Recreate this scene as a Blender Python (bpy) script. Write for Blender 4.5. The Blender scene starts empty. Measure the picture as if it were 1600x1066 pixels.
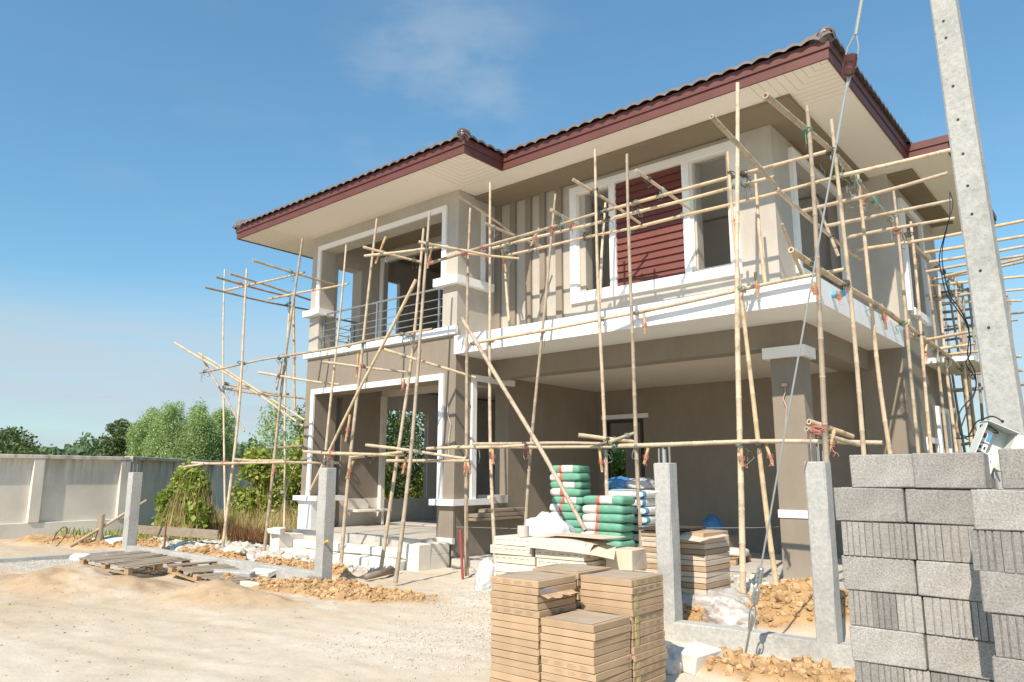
import bpy, bmesh, math, random
import numpy as np
from mathutils import Vector, Matrix, noise
R = math.radians
scene = bpy.context.scene
# ---------------------------------------------------------------- camera
cam_data = bpy.data.cameras.new('camera'); cam = bpy.data.objects.new('camera', cam_data)
scene.collection.objects.link(cam); scene.camera = cam
_r = Vector((0.76322, 0.64614, 0.00224)).normalized(); _f = Vector((-0.63588, 0.75048, 0.18011)).normalized()
_u = _r.cross(_f).normalized()
M = Matrix((_r, _u, -_f)).transposed().to_4x4(); M.translation = (0, 0, 1.6)
cam.matrix_world = M
cam_data.sensor_width = 36; cam_data.lens = 36 * 1160.8 / 1600
cam_data.clip_start = 0.05; cam_data.clip_end = 4000
# ---------------------------------------------------------------- sky, sun, exposure
SUN = Vector((0.26, -0.97, 1.0)).normalized()
world = bpy.data.worlds.new('World'); scene.world = world; world.use_nodes = True
nt = world.node_tree; nt.nodes.clear()
out = nt.nodes.new('ShaderNodeOutputWorld'); bg = nt.nodes.new('ShaderNodeBackground'); bg.inputs['Strength'].default_value = 0.125
sky = nt.nodes.new('ShaderNodeTexSky'); sky.sky_type = 'NISHITA'; sky.sun_disc = False
sky.sun_elevation = math.asin(SUN.z); sky.sun_rotation = math.atan2(SUN.x, SUN.y)
sky.air_density = 1.0; sky.dust_density = 0.3; sky.ozone_density = 2.0
tc = nt.nodes.new('ShaderNodeTexCoord')
sep = nt.nodes.new('ShaderNodeSeparateXYZ'); nt.links.new(tc.outputs['Generated'], sep.inputs[0])
def wn(t, **kw):
    n = nt.nodes.new(t)
    for k, v in kw.items(): setattr(n, k, v)
    return n
def cloud_layer(scale, stretch, lo, hi, seed):
    mp = wn('ShaderNodeMapping'); mp.inputs['Scale'].default_value = stretch; mp.inputs['Location'].default_value = seed
    nt.links.new(tc.outputs['Generated'], mp.inputs[0])
    nz = wn('ShaderNodeTexNoise'); nz.inputs['Scale'].default_value = scale; nz.inputs['Detail'].default_value = 7; nz.inputs['Roughness'].default_value = 0.55
    nt.links.new(mp.outputs[0], nz.inputs['Vector'])
    mr = wn('ShaderNodeMapRange', interpolation_type='SMOOTHSTEP'); mr.inputs['From Min'].default_value = lo; mr.inputs['From Max'].default_value = hi
    nt.links.new(nz.outputs['Fac'], mr.inputs['Value'])
    return mr.outputs[0]
def blob(direction, inner, outer):
    # soft patch of cloud around one direction of the sky
    d = wn('ShaderNodeVectorMath', operation='DOT_PRODUCT'); nt.links.new(tc.outputs['Generated'], d.inputs[0]); d.inputs[1].default_value = Vector(direction).normalized()
    mr = wn('ShaderNodeMapRange', interpolation_type='SMOOTHSTEP'); mr.inputs['From Min'].default_value = math.cos(R(outer)); mr.inputs['From Max'].default_value = math.cos(R(inner))
    nt.links.new(d.outputs['Value'], mr.inputs['Value']); return mr.outputs[0]
def mth(op, a, b=None):
    n = wn('ShaderNodeMath', operation=op)
    for i, v in enumerate((a, b)):
        if v is None: continue
        if isinstance(v, (int, float)): n.inputs[i].default_value = v
        else: nt.links.new(v, n.inputs[i])
    return n.outputs[0]
wisps = mth('MULTIPLY', cloud_layer(6.5, (1, 1.3, 2.6), 0.38, 0.72, (3.1, 0.4, 2.0)), mth('MULTIPLY', blob((-0.625, 0.60, 0.49), 0, 10), 0.33))
wisps2 = mth('MULTIPLY', cloud_layer(4.0, (1, 1, 4.0), 0.50, 0.85, (1.1, 7.4, 0.3)), 0.12)
lowband = wn('ShaderNodeMapRange', interpolation_type='SMOOTHSTEP'); lowband.inputs['From Min'].default_value = 0.25; lowband.inputs['From Max'].default_value = 0.13
nt.links.new(sep.outputs['Z'], lowband.inputs['Value'])
band = mth('MULTIPLY', lowband.outputs[0], mth('ADD', mth('MULTIPLY', cloud_layer(3.0, (1, 1, 9.0), 0.30, 0.70, (0.0, 2.0, 5.0)), 0.40), 0.55))
cl = mth('MINIMUM', mth('ADD', mth('ADD', wisps, wisps2), band), 0.9)
mix = wn('ShaderNodeMixRGB'); mix.inputs['Color2'].default_value = (2.75, 3.15, 3.5, 1)
tint = wn('ShaderNodeMixRGB', blend_type='MULTIPLY'); tint.inputs['Fac'].default_value = 1; tint.inputs['Color2'].default_value = (0.745, 1.02, 0.985, 1)
nt.links.new(sky.outputs[0], tint.inputs['Color1'])
grad = wn('ShaderNodeValToRGB'); nt.links.new(sep.outputs['Z'], grad.inputs[0])
for _e, (_p, _c) in zip((grad.color_ramp.elements[0], grad.color_ramp.elements[1]), ((0.0, (.66, .66, .68, 1)), (0.62, (1, 1, 1, 1)))): _e.position = _p; _e.color = _c
grade = wn('ShaderNodeMixRGB', blend_type='MULTIPLY'); grade.inputs['Fac'].default_value = 1
nt.links.new(tint.outputs[0], grade.inputs['Color1']); nt.links.new(grad.outputs[0], grade.inputs['Color2']); nt.links.new(grade.outputs[0], mix.inputs['Color1']); nt.links.new(cl, mix.inputs['Fac'])
nt.links.new(mix.outputs[0], bg.inputs['Color']); nt.links.new(bg.outputs[0], out.inputs['Surface'])
sun_data = bpy.data.lights.new('sun', 'SUN'); sun_data.energy = 3.7; sun_data.angle = R(0.53); sun_data.color = (1.0, 0.88, 0.735)
sun = bpy.data.objects.new('sun', sun_data); scene.collection.objects.link(sun)
sun.rotation_euler = SUN.to_track_quat('Z', 'Y').to_euler(); sun.location = (5, -20, 20)
scene.view_settings.view_transform = 'Standard'; scene.view_settings.look = 'None'
scene.view_settings.exposure = 0.74; scene.view_settings.gamma = 1.0; scene.view_settings.use_curve_mapping = False

rng = random.Random(11); nrng = np.random.default_rng(5)
C = scene.collection
# ---------------------------------------------------------------- helpers
def tag(o, label=None, cat=None, group=None, kind=None):
    if label: o['label'] = label
    if cat: o['category'] = cat
    if group: o['group'] = group
    if kind: o['kind'] = kind
    return o
def empty(name, loc, label, cat, group=None):
    o = bpy.data.objects.new(name, None); C.objects.link(o); o.location = loc; o.empty_display_size = 0.2
    return tag(o, label, cat, group)
class MB:
    def __init__(s): s.v = []; s.f = []; s.m = []; s.mi = 0
    def add(s, vs, fs):
        n = len(s.v); s.v += [tuple(v) for v in vs]; s.f += [tuple(i + n for i in f) for f in fs]; s.m += [s.mi] * len(fs)
        return s
    def box(s, x0, x1, y0, y1, z0, z1):
        vs = [(x, y, z) for z in (z0, z1) for y in (y0, y1) for x in (x0, x1)]
        return s.add(vs, [(0, 2, 3, 1), (4, 5, 7, 6), (0, 1, 5, 4), (2, 6, 7, 3), (0, 4, 6, 2), (1, 3, 7, 5)])
    def bbox(s, x0, x1, y0, y1, z0, z1, b=0.005, mat=None, jit=0.0, rnd=None):
        # bevelled box: 24 verts
        xs = (x0, x0 + b, x1 - b, x1); ys = (y0, y0 + b, y1 - b, y1); zs = (z0, z0 + b, z1 - b, z1)
        vs = []; ids = {}
        for cx in (0, 1):
            for cy in (0, 1):
                for cz in (0, 1):
                    ex, ey, ez = (0, 3)[cx], (0, 3)[cy], (0, 3)[cz]; ix, iy, iz = (1, 2)[cx], (1, 2)[cy], (1, 2)[cz]
                    j = [(rnd.uniform(-jit, jit) if rnd else 0) for _ in range(3)]
                    for k, (a, bb, c) in enumerate(((ex, iy, iz), (ix, ey, iz), (ix, iy, ez))):
                        ids[(cx, cy, cz, k)] = len(vs); p = Vector((xs[a] + j[0], ys[bb] + j[1], zs[c] + j[2])); vs.append(mat @ p if mat else p)
        F = []
        def q(*c): F.append(tuple(ids[i] for i in c))
        for sd in (0, 1):
            a = [(sd, 0, 0, 0), (sd, 1, 0, 0), (sd, 1, 1, 0), (sd, 0, 1, 0)]; q(*(a if sd else a[::-1]))
            a = [(0, sd, 0, 1), (1, sd, 0, 1), (1, sd, 1, 1), (0, sd, 1, 1)]; q(*(a[::-1] if sd else a))
            a = [(0, 0, sd, 2), (1, 0, sd, 2), (1, 1, sd, 2), (0, 1, sd, 2)]; q(*(a if sd else a[::-1]))
        for a1 in (0, 1):
            for a2 in (0, 1):
                fl = (a1 == a2)
                e = [(a1, a2, 0, 0), (a1, a2, 1, 0), (a1, a2, 1, 1), (a1, a2, 0, 1)]; q(*(e[::-1] if fl else e))
                e = [(a1, 0, a2, 0), (a1, 1, a2, 0), (a1, 1, a2, 2), (a1, 0, a2, 2)]; q(*(e if fl else e[::-1]))
                e = [(0, a1, a2, 1), (1, a1, a2, 1), (1, a1, a2, 2), (0, a1, a2, 2)]; q(*(e[::-1] if fl else e))
        for cx in (0, 1):
            for cy in (0, 1):
                for cz in (0, 1):
                    t = [(cx, cy, cz, 0), (cx, cy, cz, 1), (cx, cy, cz, 2)]; q(*(t if (cx + cy + cz) % 2 else t[::-1]))
        return s.add(vs, F)
    def tube(s, pts, rad, n=8, caps=True, closed=False):
        pts = [Vector(p) for p in pts]; rad = rad if isinstance(rad, (list, tuple)) else [rad] * len(pts)
        base = len(s.v); d0 = (pts[1] - pts[0]).normalized()
        a = d0.orthogonal().normalized(); rings = []
        for i, p in enumerate(pts):
            if i == 0: d = pts[1] - pts[0]
            elif i == len(pts) - 1: d = pts[i] - pts[i - 1]
            else: d = pts[i + 1] - pts[i - 1]
            if d.length < 1e-9: d = d0
            d.normalize(); a = (a - d * a.dot(d)); a = a.normalized() if a.length > 1e-6 else d.orthogonal().normalized(); b = d.cross(a)
            rings.append([p + (a * math.cos(t) + b * math.sin(t)) * rad[i] for t in [2 * math.pi * k / n for k in range(n)]])
        vs = [v for r in rings for v in r]; fs = []
        for i in range(len(pts) - 1):
            for k in range(n):
                fs.append((i * n + k, i * n + (k + 1) % n, (i + 1) * n + (k + 1) % n, (i + 1) * n + k))
        if caps: fs.append(tuple(range(n))[::-1]); fs.append(tuple((len(pts) - 1) * n + k for k in range(n)))
        return s.add(vs, fs)
    def prism(s, pts, z0, z1):
        n = len(pts); return s.add([(x, y, z0) for x, y in pts] + [(x, y, z1) for x, y in pts], [tuple(range(n))[::-1], tuple(range(n, 2 * n))] + [(i, (i + 1) % n, n + (i + 1) % n, n + i) for i in range(n)])
    def build(s, name, mats, parent=None, smooth=False, org=None, label=None):
        me = bpy.data.meshes.new(name)
        o = bpy.data.objects.new(name, me); C.objects.link(o)
        off = Vector(org) if org is not None else (world_loc(parent) if parent else Vector((0, 0, 0)))
        ploc = world_loc(parent) if parent else Vector((0, 0, 0))
        me.from_pydata([(v[0] - off.x, v[1] - off.y, v[2] - off.z) for v in s.v], [], s.f)
        for m in (mats if isinstance(mats, (list, tuple)) else [mats]): me.materials.append(m)
        if len(me.materials) > 1: me.polygons.foreach_set('material_index', s.m)
        if smooth: me.polygons.foreach_set('use_smooth', [True] * len(me.polygons))
        me.update()
        if parent: o.parent = parent
        o.location = off - ploc
        if label: o['label'] = label
        return o
def world_loc(o):
    v = Vector((0, 0, 0))
    while o is not None: v += o.location; o = o.parent
    return v
def fast_mesh(name, verts, faces_flat, nper, mat, parent=None, smooth=False, colors=None, loc=(0, 0, 0)):
    me = bpy.data.meshes.new(name); nv = len(verts); nf = len(faces_flat) // nper
    me.vertices.add(nv); me.vertices.foreach_set('co', np.asarray(verts, dtype=np.float32).ravel())
    me.loops.add(nf * nper); me.loops.foreach_set('vertex_index', np.asarray(faces_flat, dtype=np.int32))
    me.polygons.add(nf); me.polygons.foreach_set('loop_start', np.arange(nf, dtype=np.int32) * nper)
    try: me.polygons.foreach_set('loop_total', np.full(nf, nper, dtype=np.int32))
    except Exception: pass
    me.update(calc_edges=True)
    me.polygons.foreach_set('use_smooth', np.full(nf, bool(smooth), dtype=bool))
    if colors is not None:
        at = me.color_attributes.new('zone', 'FLOAT_COLOR', 'POINT'); at.data.foreach_set('color', np.asarray(colors, dtype=np.float32).ravel())
    for m in (mat if isinstance(mat, (list, tuple)) else [mat]): me.materials.append(m)
    o = bpy.data.objects.new(name, me); C.objects.link(o); o.location = loc
    if parent: o.parent = parent
    return o
# ---------------------------------------------------------------- materials
class NB:
    def __init__(s, name, rough=0.8, metal=0.0, spec=None):
        s.mat = bpy.data.materials.new(name); s.mat.use_nodes = True; s.t = s.mat.node_tree; s.b = s.t.nodes['Principled BSDF']
        s.b.inputs['Roughness'].default_value = rough; s.b.inputs['Metallic'].default_value = metal
        if spec is not None: s.b.inputs['Specular IOR Level'].default_value = spec
        s.tc = s.t.nodes.new('ShaderNodeTexCoord')
    def n(s, t, **kw):
        n = s.t.nodes.new(t)
        for k, v in kw.items(): setattr(n, k, v)
        return n
    def l(s, a, b): s.t.links.new(a, b)
    def noise(s, scale, detail=4, rough=0.6, vec=None, stretch=None):
        n = s.n('ShaderNodeTexNoise'); n.inputs['Scale'].default_value = scale; n.inputs['Detail'].default_value = detail; n.inputs['Roughness'].default_value = rough
        v = vec or s.tc.outputs['Object']
        if stretch: mp = s.n('ShaderNodeMapping'); mp.inputs['Scale'].default_value = stretch; s.l(v, mp.inputs[0]); v = mp.outputs[0]
        s.l(v, n.inputs['Vector']); return n.outputs['Fac']
    def ramp(s, fac, stops):
        r = s.n('ShaderNodeValToRGB'); e = r.color_ramp.elements
        while len(e) < len(stops): e.new(0.5)
        for i, (p, c) in enumerate(stops): e[i].position = p; e[i].color = (c[0], c[1], c[2], 1) if hasattr(c, '__len__') else (c, c, c, 1)
        s.l(fac, r.inputs[0]); return r.outputs[0]
    def mix(s, fac, a, b, mode='MIX'):
        m = s.n('ShaderNodeMixRGB', blend_type=mode)
        for i, v in ((0, fac), (1, a), (2, b)):
            if isinstance(v, (int, float)): m.inputs[i].default_value = v
            elif isinstance(v, (tuple, list)): m.inputs[i].default_value = (v[0], v[1], v[2], 1)
            else: s.l(v, m.inputs[i])
        return m.outputs[0]
    def math(s, op, a, b=None, c=None):
        m = s.n('ShaderNodeMath', operation=op)
        for i, v in enumerate((a, b, c)):
            if v is None: continue
            if isinstance(v, (int, float)): m.inputs[i].default_value = v
            else: s.l(v, m.inputs[i])
        return m.outputs[0]
    def color(s, c):
        if isinstance(c, (tuple, list)): s.b.inputs['Base Color'].default_value = (c[0], c[1], c[2], 1)
        else: s.l(c, s.b.inputs['Base Color'])
        return s
    def bump(s, h, strength=0.3, dist=0.01):
        b = s.n('ShaderNodeBump'); b.inputs['Strength'].default_value = strength; b.inputs['Distance'].default_value = dist
        s.l(h, b.inputs['Height']); s.l(b.outputs[0], s.b.inputs['Normal']); return s
def mul(c, k): return tuple(min(1, x * k) for x in c)
def mottled(name, c, var=0.12, scale=3.0, rough=0.8, bump=0.15, bscale=60, bdist=0.004, spec=None, fine=0.06):
    b = NB(name, rough, spec=spec)
    a = b.ramp(b.noise(scale, 6, 0.65), [(0.3, mul(c, 1 - var)), (0.7, mul(c, 1 + var))])
    f = b.ramp(b.noise(scale * 14, 3, 0.6), [(0.3, 1 - fine), (0.7, 1 + fine * 0.0 + 0.0)])
    b.color(b.mix(1.0, a, f, 'MULTIPLY')); b.bump(b.noise(bscale, 4, 0.6), bump, bdist); return b.mat
M_ = {}
def wallpaint(name, c, dust=(0.52, 0.47, 0.39), low=True):
    b = NB(name, 0.8)
    a = b.ramp(b.noise(0.8, 6, 0.65), [(0.3, mul(c, 0.90)), (0.7, mul(c, 1.08))])
    tro = b.ramp(b.noise(5, 4, 0.6, stretch=(1, 1, .35)), [(0.3, 0.93), (0.7, 1.04)]); a = b.mix(1, a, tro, 'MULTIPLY')
    sp = b.ramp(b.noise(38, 3, 0.5), [(0.70, 0.0), (0.78, 0.5)]); a = b.mix(b.math('MULTIPLY', sp, b.ramp(b.noise(1.1, 3), [(.5, 0), (.7, 1)])), a, dust)
    if low:
        sx = b.n('ShaderNodeSeparateXYZ'); b.l(b.tc.outputs['Object'], sx.inputs[0]); mr = b.n('ShaderNodeMapRange'); mr.inputs['From Min'].default_value = .75; mr.inputs['From Max'].default_value = .05
        b.l(b.math('ADD', sx.outputs['Z'], b.math('MULTIPLY', b.noise(3, 5, .7), .6)), mr.inputs['Value']); a = b.mix(b.math('MULTIPLY', mr.outputs[0], .55), a, dust)
    b.color(a); b.bump(b.math('ADD', b.noise(70, 4), b.math('MULTIPLY', b.noise(6, 3), 1.5)), 0.25, 0.004); return b.mat
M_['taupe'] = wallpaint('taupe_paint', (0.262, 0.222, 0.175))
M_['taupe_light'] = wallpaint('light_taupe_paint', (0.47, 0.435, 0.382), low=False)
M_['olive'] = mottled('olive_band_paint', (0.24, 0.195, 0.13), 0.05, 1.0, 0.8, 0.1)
M_['white'] = mottled('white_trim_paint', (0.86, 0.86, 0.85), 0.03, 2.0, 0.6, 0.12, 70, 0.003, fine=0.03)
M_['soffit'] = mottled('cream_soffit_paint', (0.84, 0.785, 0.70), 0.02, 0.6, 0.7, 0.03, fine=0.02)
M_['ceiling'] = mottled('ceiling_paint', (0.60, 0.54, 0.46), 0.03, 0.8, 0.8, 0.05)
M_['plaster'] = mottled('grey_plaster', (0.56, 0.545, 0.52), 0.10, 1.6, 0.9, 0.2, 40, 0.004)
M_['groove'] = mottled('dark_groove', (0.50, 0.44, 0.36), 0.05)
M_['fascia'] = mottled('red_brown_fascia', (0.14, 0.048, 0.038), 0.12, 2.5, 0.5, 0.1, 30, 0.002)
M_['louver'] = mottled('red_louver_paint', (0.165, 0.050, 0.040), 0.08, 2.0, 0.5, 0.1, 40, 0.002)
M_['tile'] = mottled('grey_brown_roof_tile', (0.19, 0.158, 0.145), 0.28, 6.0, 0.45, 0.2, 40, 0.004)
M_['knob'] = mottled('glazed_ridge_cap', (0.10, 0.07, 0.065), 0.12, 8.0, 0.28, 0.05, 40, 0.002)
M_['steel'] = NB('railing_steel', 0.35, 0.6).color((0.36, 0.38, 0.40)).mat
M_['frame_dark'] = mottled('dark_door_frame', (0.05, 0.04, 0.035), 0.1)
def concrete(name, c, st=0.25):
    b = NB(name, 0.88)
    a = b.ramp(b.noise(2.2, 7, 0.7), [(0.25, mul(c, 0.72)), (0.5, c), (0.8, mul(c, 1.18))])
    f = b.ramp(b.noise(30, 4, 0.7), [(0.35, 0.78), (0.6, 1.0)])
    v = b.n('ShaderNodeTexVoronoi'); v.inputs['Scale'].default_value = 32; b.l(b.tc.outputs['Object'], v.inputs['Vector'])
    pit = b.ramp(v.outputs['Distance'], [(0.07, 0.55), (0.16, 1.0)])
    b.color(b.mix(1, b.mix(1, a, f, 'MULTIPLY'), b.mix(0.6, (1, 1, 1), pit), 'MULTIPLY'))
    b.bump(b.math('ADD', b.noise(25, 5, 0.7), b.math('MULTIPLY', pit, 0.5)), st, 0.01); return b.mat
M_['concrete'] = concrete('post_concrete', (0.46, 0.455, 0.43))
M_['pole_concrete'] = concrete('pole_concrete', (0.43, 0.43, 0.405), 0.5)
M_['wallc'] = None
def blockmat():
    b = NB('concrete_block_grey', 0.95)
    oi = b.n('ShaderNodeObjectInfo')
    g = b.ramp(oi.outputs['Random'], [(0, (0.27, 0.258, 0.24)), (0.5, (0.36, 0.345, 0.32)), (1, (0.46, 0.44, 0.41))])
    f = b.ramp(b.noise(90, 4, 0.75), [(0.32, 0.55), (0.6, 1.12)])
    l = b.ramp(b.noise(7, 5, 0.7), [(0.3, 0.78), (0.7, 1.12)])
    b.color(b.mix(1, b.mix(1, g, f, 'MULTIPLY'), l, 'MULTIPLY')); b.bump(b.noise(130, 4, 0.8), 0.9, 0.006); return b.mat
M_['block'] = blockmat()
M_['aac'] = mottled('white_aerated_block', (0.72, 0.68, 0.61), 0.10, 3, 0.95, 0.5, 60, 0.006)
M_['mortar'] = mottled('screed_cement', (0.50, 0.465, 0.41), 0.16, 2, 0.95, 0.7, 20, 0.015)
def bamboo(name, c):
    b = NB(name, 0.6)
    oi = b.n('ShaderNodeObjectInfo')
    base = b.ramp(oi.outputs['Random'], [(0, (c[0] * .62, c[1] * .62, c[2] * .64)), (0.25, mul(c, .86)), (0.5, c), (0.75, (c[0] * 1.02, c[1] * 0.93, c[2] * 0.76)), (1, mul(c, 1.12))])
    st = b.ramp(b.noise(6, 5, 0.7), [(0.3, (0.52, 0.48, 0.44)), (0.48, (.93, .92, .9)), (0.8, (1.1, 1.08, 1.02))])
    f = b.ramp(b.noise(60, 3, 0.6), [(0.3, 0.86), (0.7, 1.04)])
    b.color(b.mix(1, b.mix(1, base, st, 'MULTIPLY'), f, 'MULTIPLY')); b.bump(b.noise(50, 3), 0.15, 0.003); return b.mat
M_['bamboo'] = bamboo('dry_bamboo', (0.61, 0.505, 0.375))
M_['bamboo_node'] = mottled('bamboo_node', (0.50, 0.39, 0.25), 0.2, 10)
M_['bamboo_y'] = bamboo('fresh_yellow_bamboo', (0.60, 0.45, 0.25))
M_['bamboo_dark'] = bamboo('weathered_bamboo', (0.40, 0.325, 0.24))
M_['hollow'] = NB('hollow_end_shade', 0.9).color((0.12, 0.08, 0.05)).mat
M_['twine_grey'] = mottled('grey_green_twine', (0.25, 0.30, 0.27), 0.2, 20)
M_['twine_red'] = mottled('red_twine', (0.56, 0.19, 0.16), 0.2, 20)
M_['twine_green'] = mottled('green_twine', (0.10, 0.30, 0.24), 0.2, 20)
M_['twine_dark'] = mottled('dark_wire_tie', (0.09, 0.09, 0.085), 0.2, 20)
def wood(name, c):
    b = NB(name, 0.85)
    a = b.ramp(b.noise(3, 6, 0.7, stretch=(1, 14, 14)), [(0.3, mul(c, 0.6)), (0.6, c), (0.8, mul(c, 1.2))])
    b.color(a); b.bump(b.noise(8, 4, 0.6, stretch=(1, 12, 12)), 0.4, 0.004); return b.mat
M_['wood_old'] = wood('weathered_wood', (0.33, 0.27, 0.20))
M_['wood_new'] = wood('pallet_wood', (0.46, 0.33, 0.19))
M_['metal'] = NB('galvanised_metal', 0.45, 0.7).color((0.42, 0.44, 0.44)).mat
M_['rebar'] = NB('steel_bar', 0.4, 0.8).color((0.42, 0.41, 0.40)).mat
M_['rust'] = mottled('rusty_bar', (0.22, 0.10, 0.06), 0.3, 20)
M_['wire'] = NB('guy_wire', 0.5, 0.5).color((0.42, 0.46, 0.45)).mat
M_['cable'] = NB('black_cable', 0.5).color((0.025, 0.025, 0.03)).mat
M_['brown_glaze'] = NB('brown_glazed_ceramic', 0.2).color((0.085, 0.03, 0.025)).mat
M_['box_white'] = mottled('cream_metal_box', (0.66, 0.68, 0.62), 0.04, 5, 0.4, 0.02)
M_['plastic_white'] = NB('white_plastic', 0.35).color((0.78, 0.79, 0.78)).mat
M_['plastic_blue'] = NB('blue_label', 0.4).color((0.10, 0.33, 0.60)).mat
M_['plastic_red'] = NB('red_switch', 0.4).color((0.30, 0.05, 0.04)).mat
M_['black'] = NB('black', 0.7).color((0.02, 0.02, 0.02)).mat
M_['pvc'] = NB('blue_pipe', 0.4).color((0.10, 0.42, 0.62)).mat
M_['yellow'] = NB('yellow_pipe', 0.5).color((0.75, 0.52, 0.06)).mat
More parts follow.
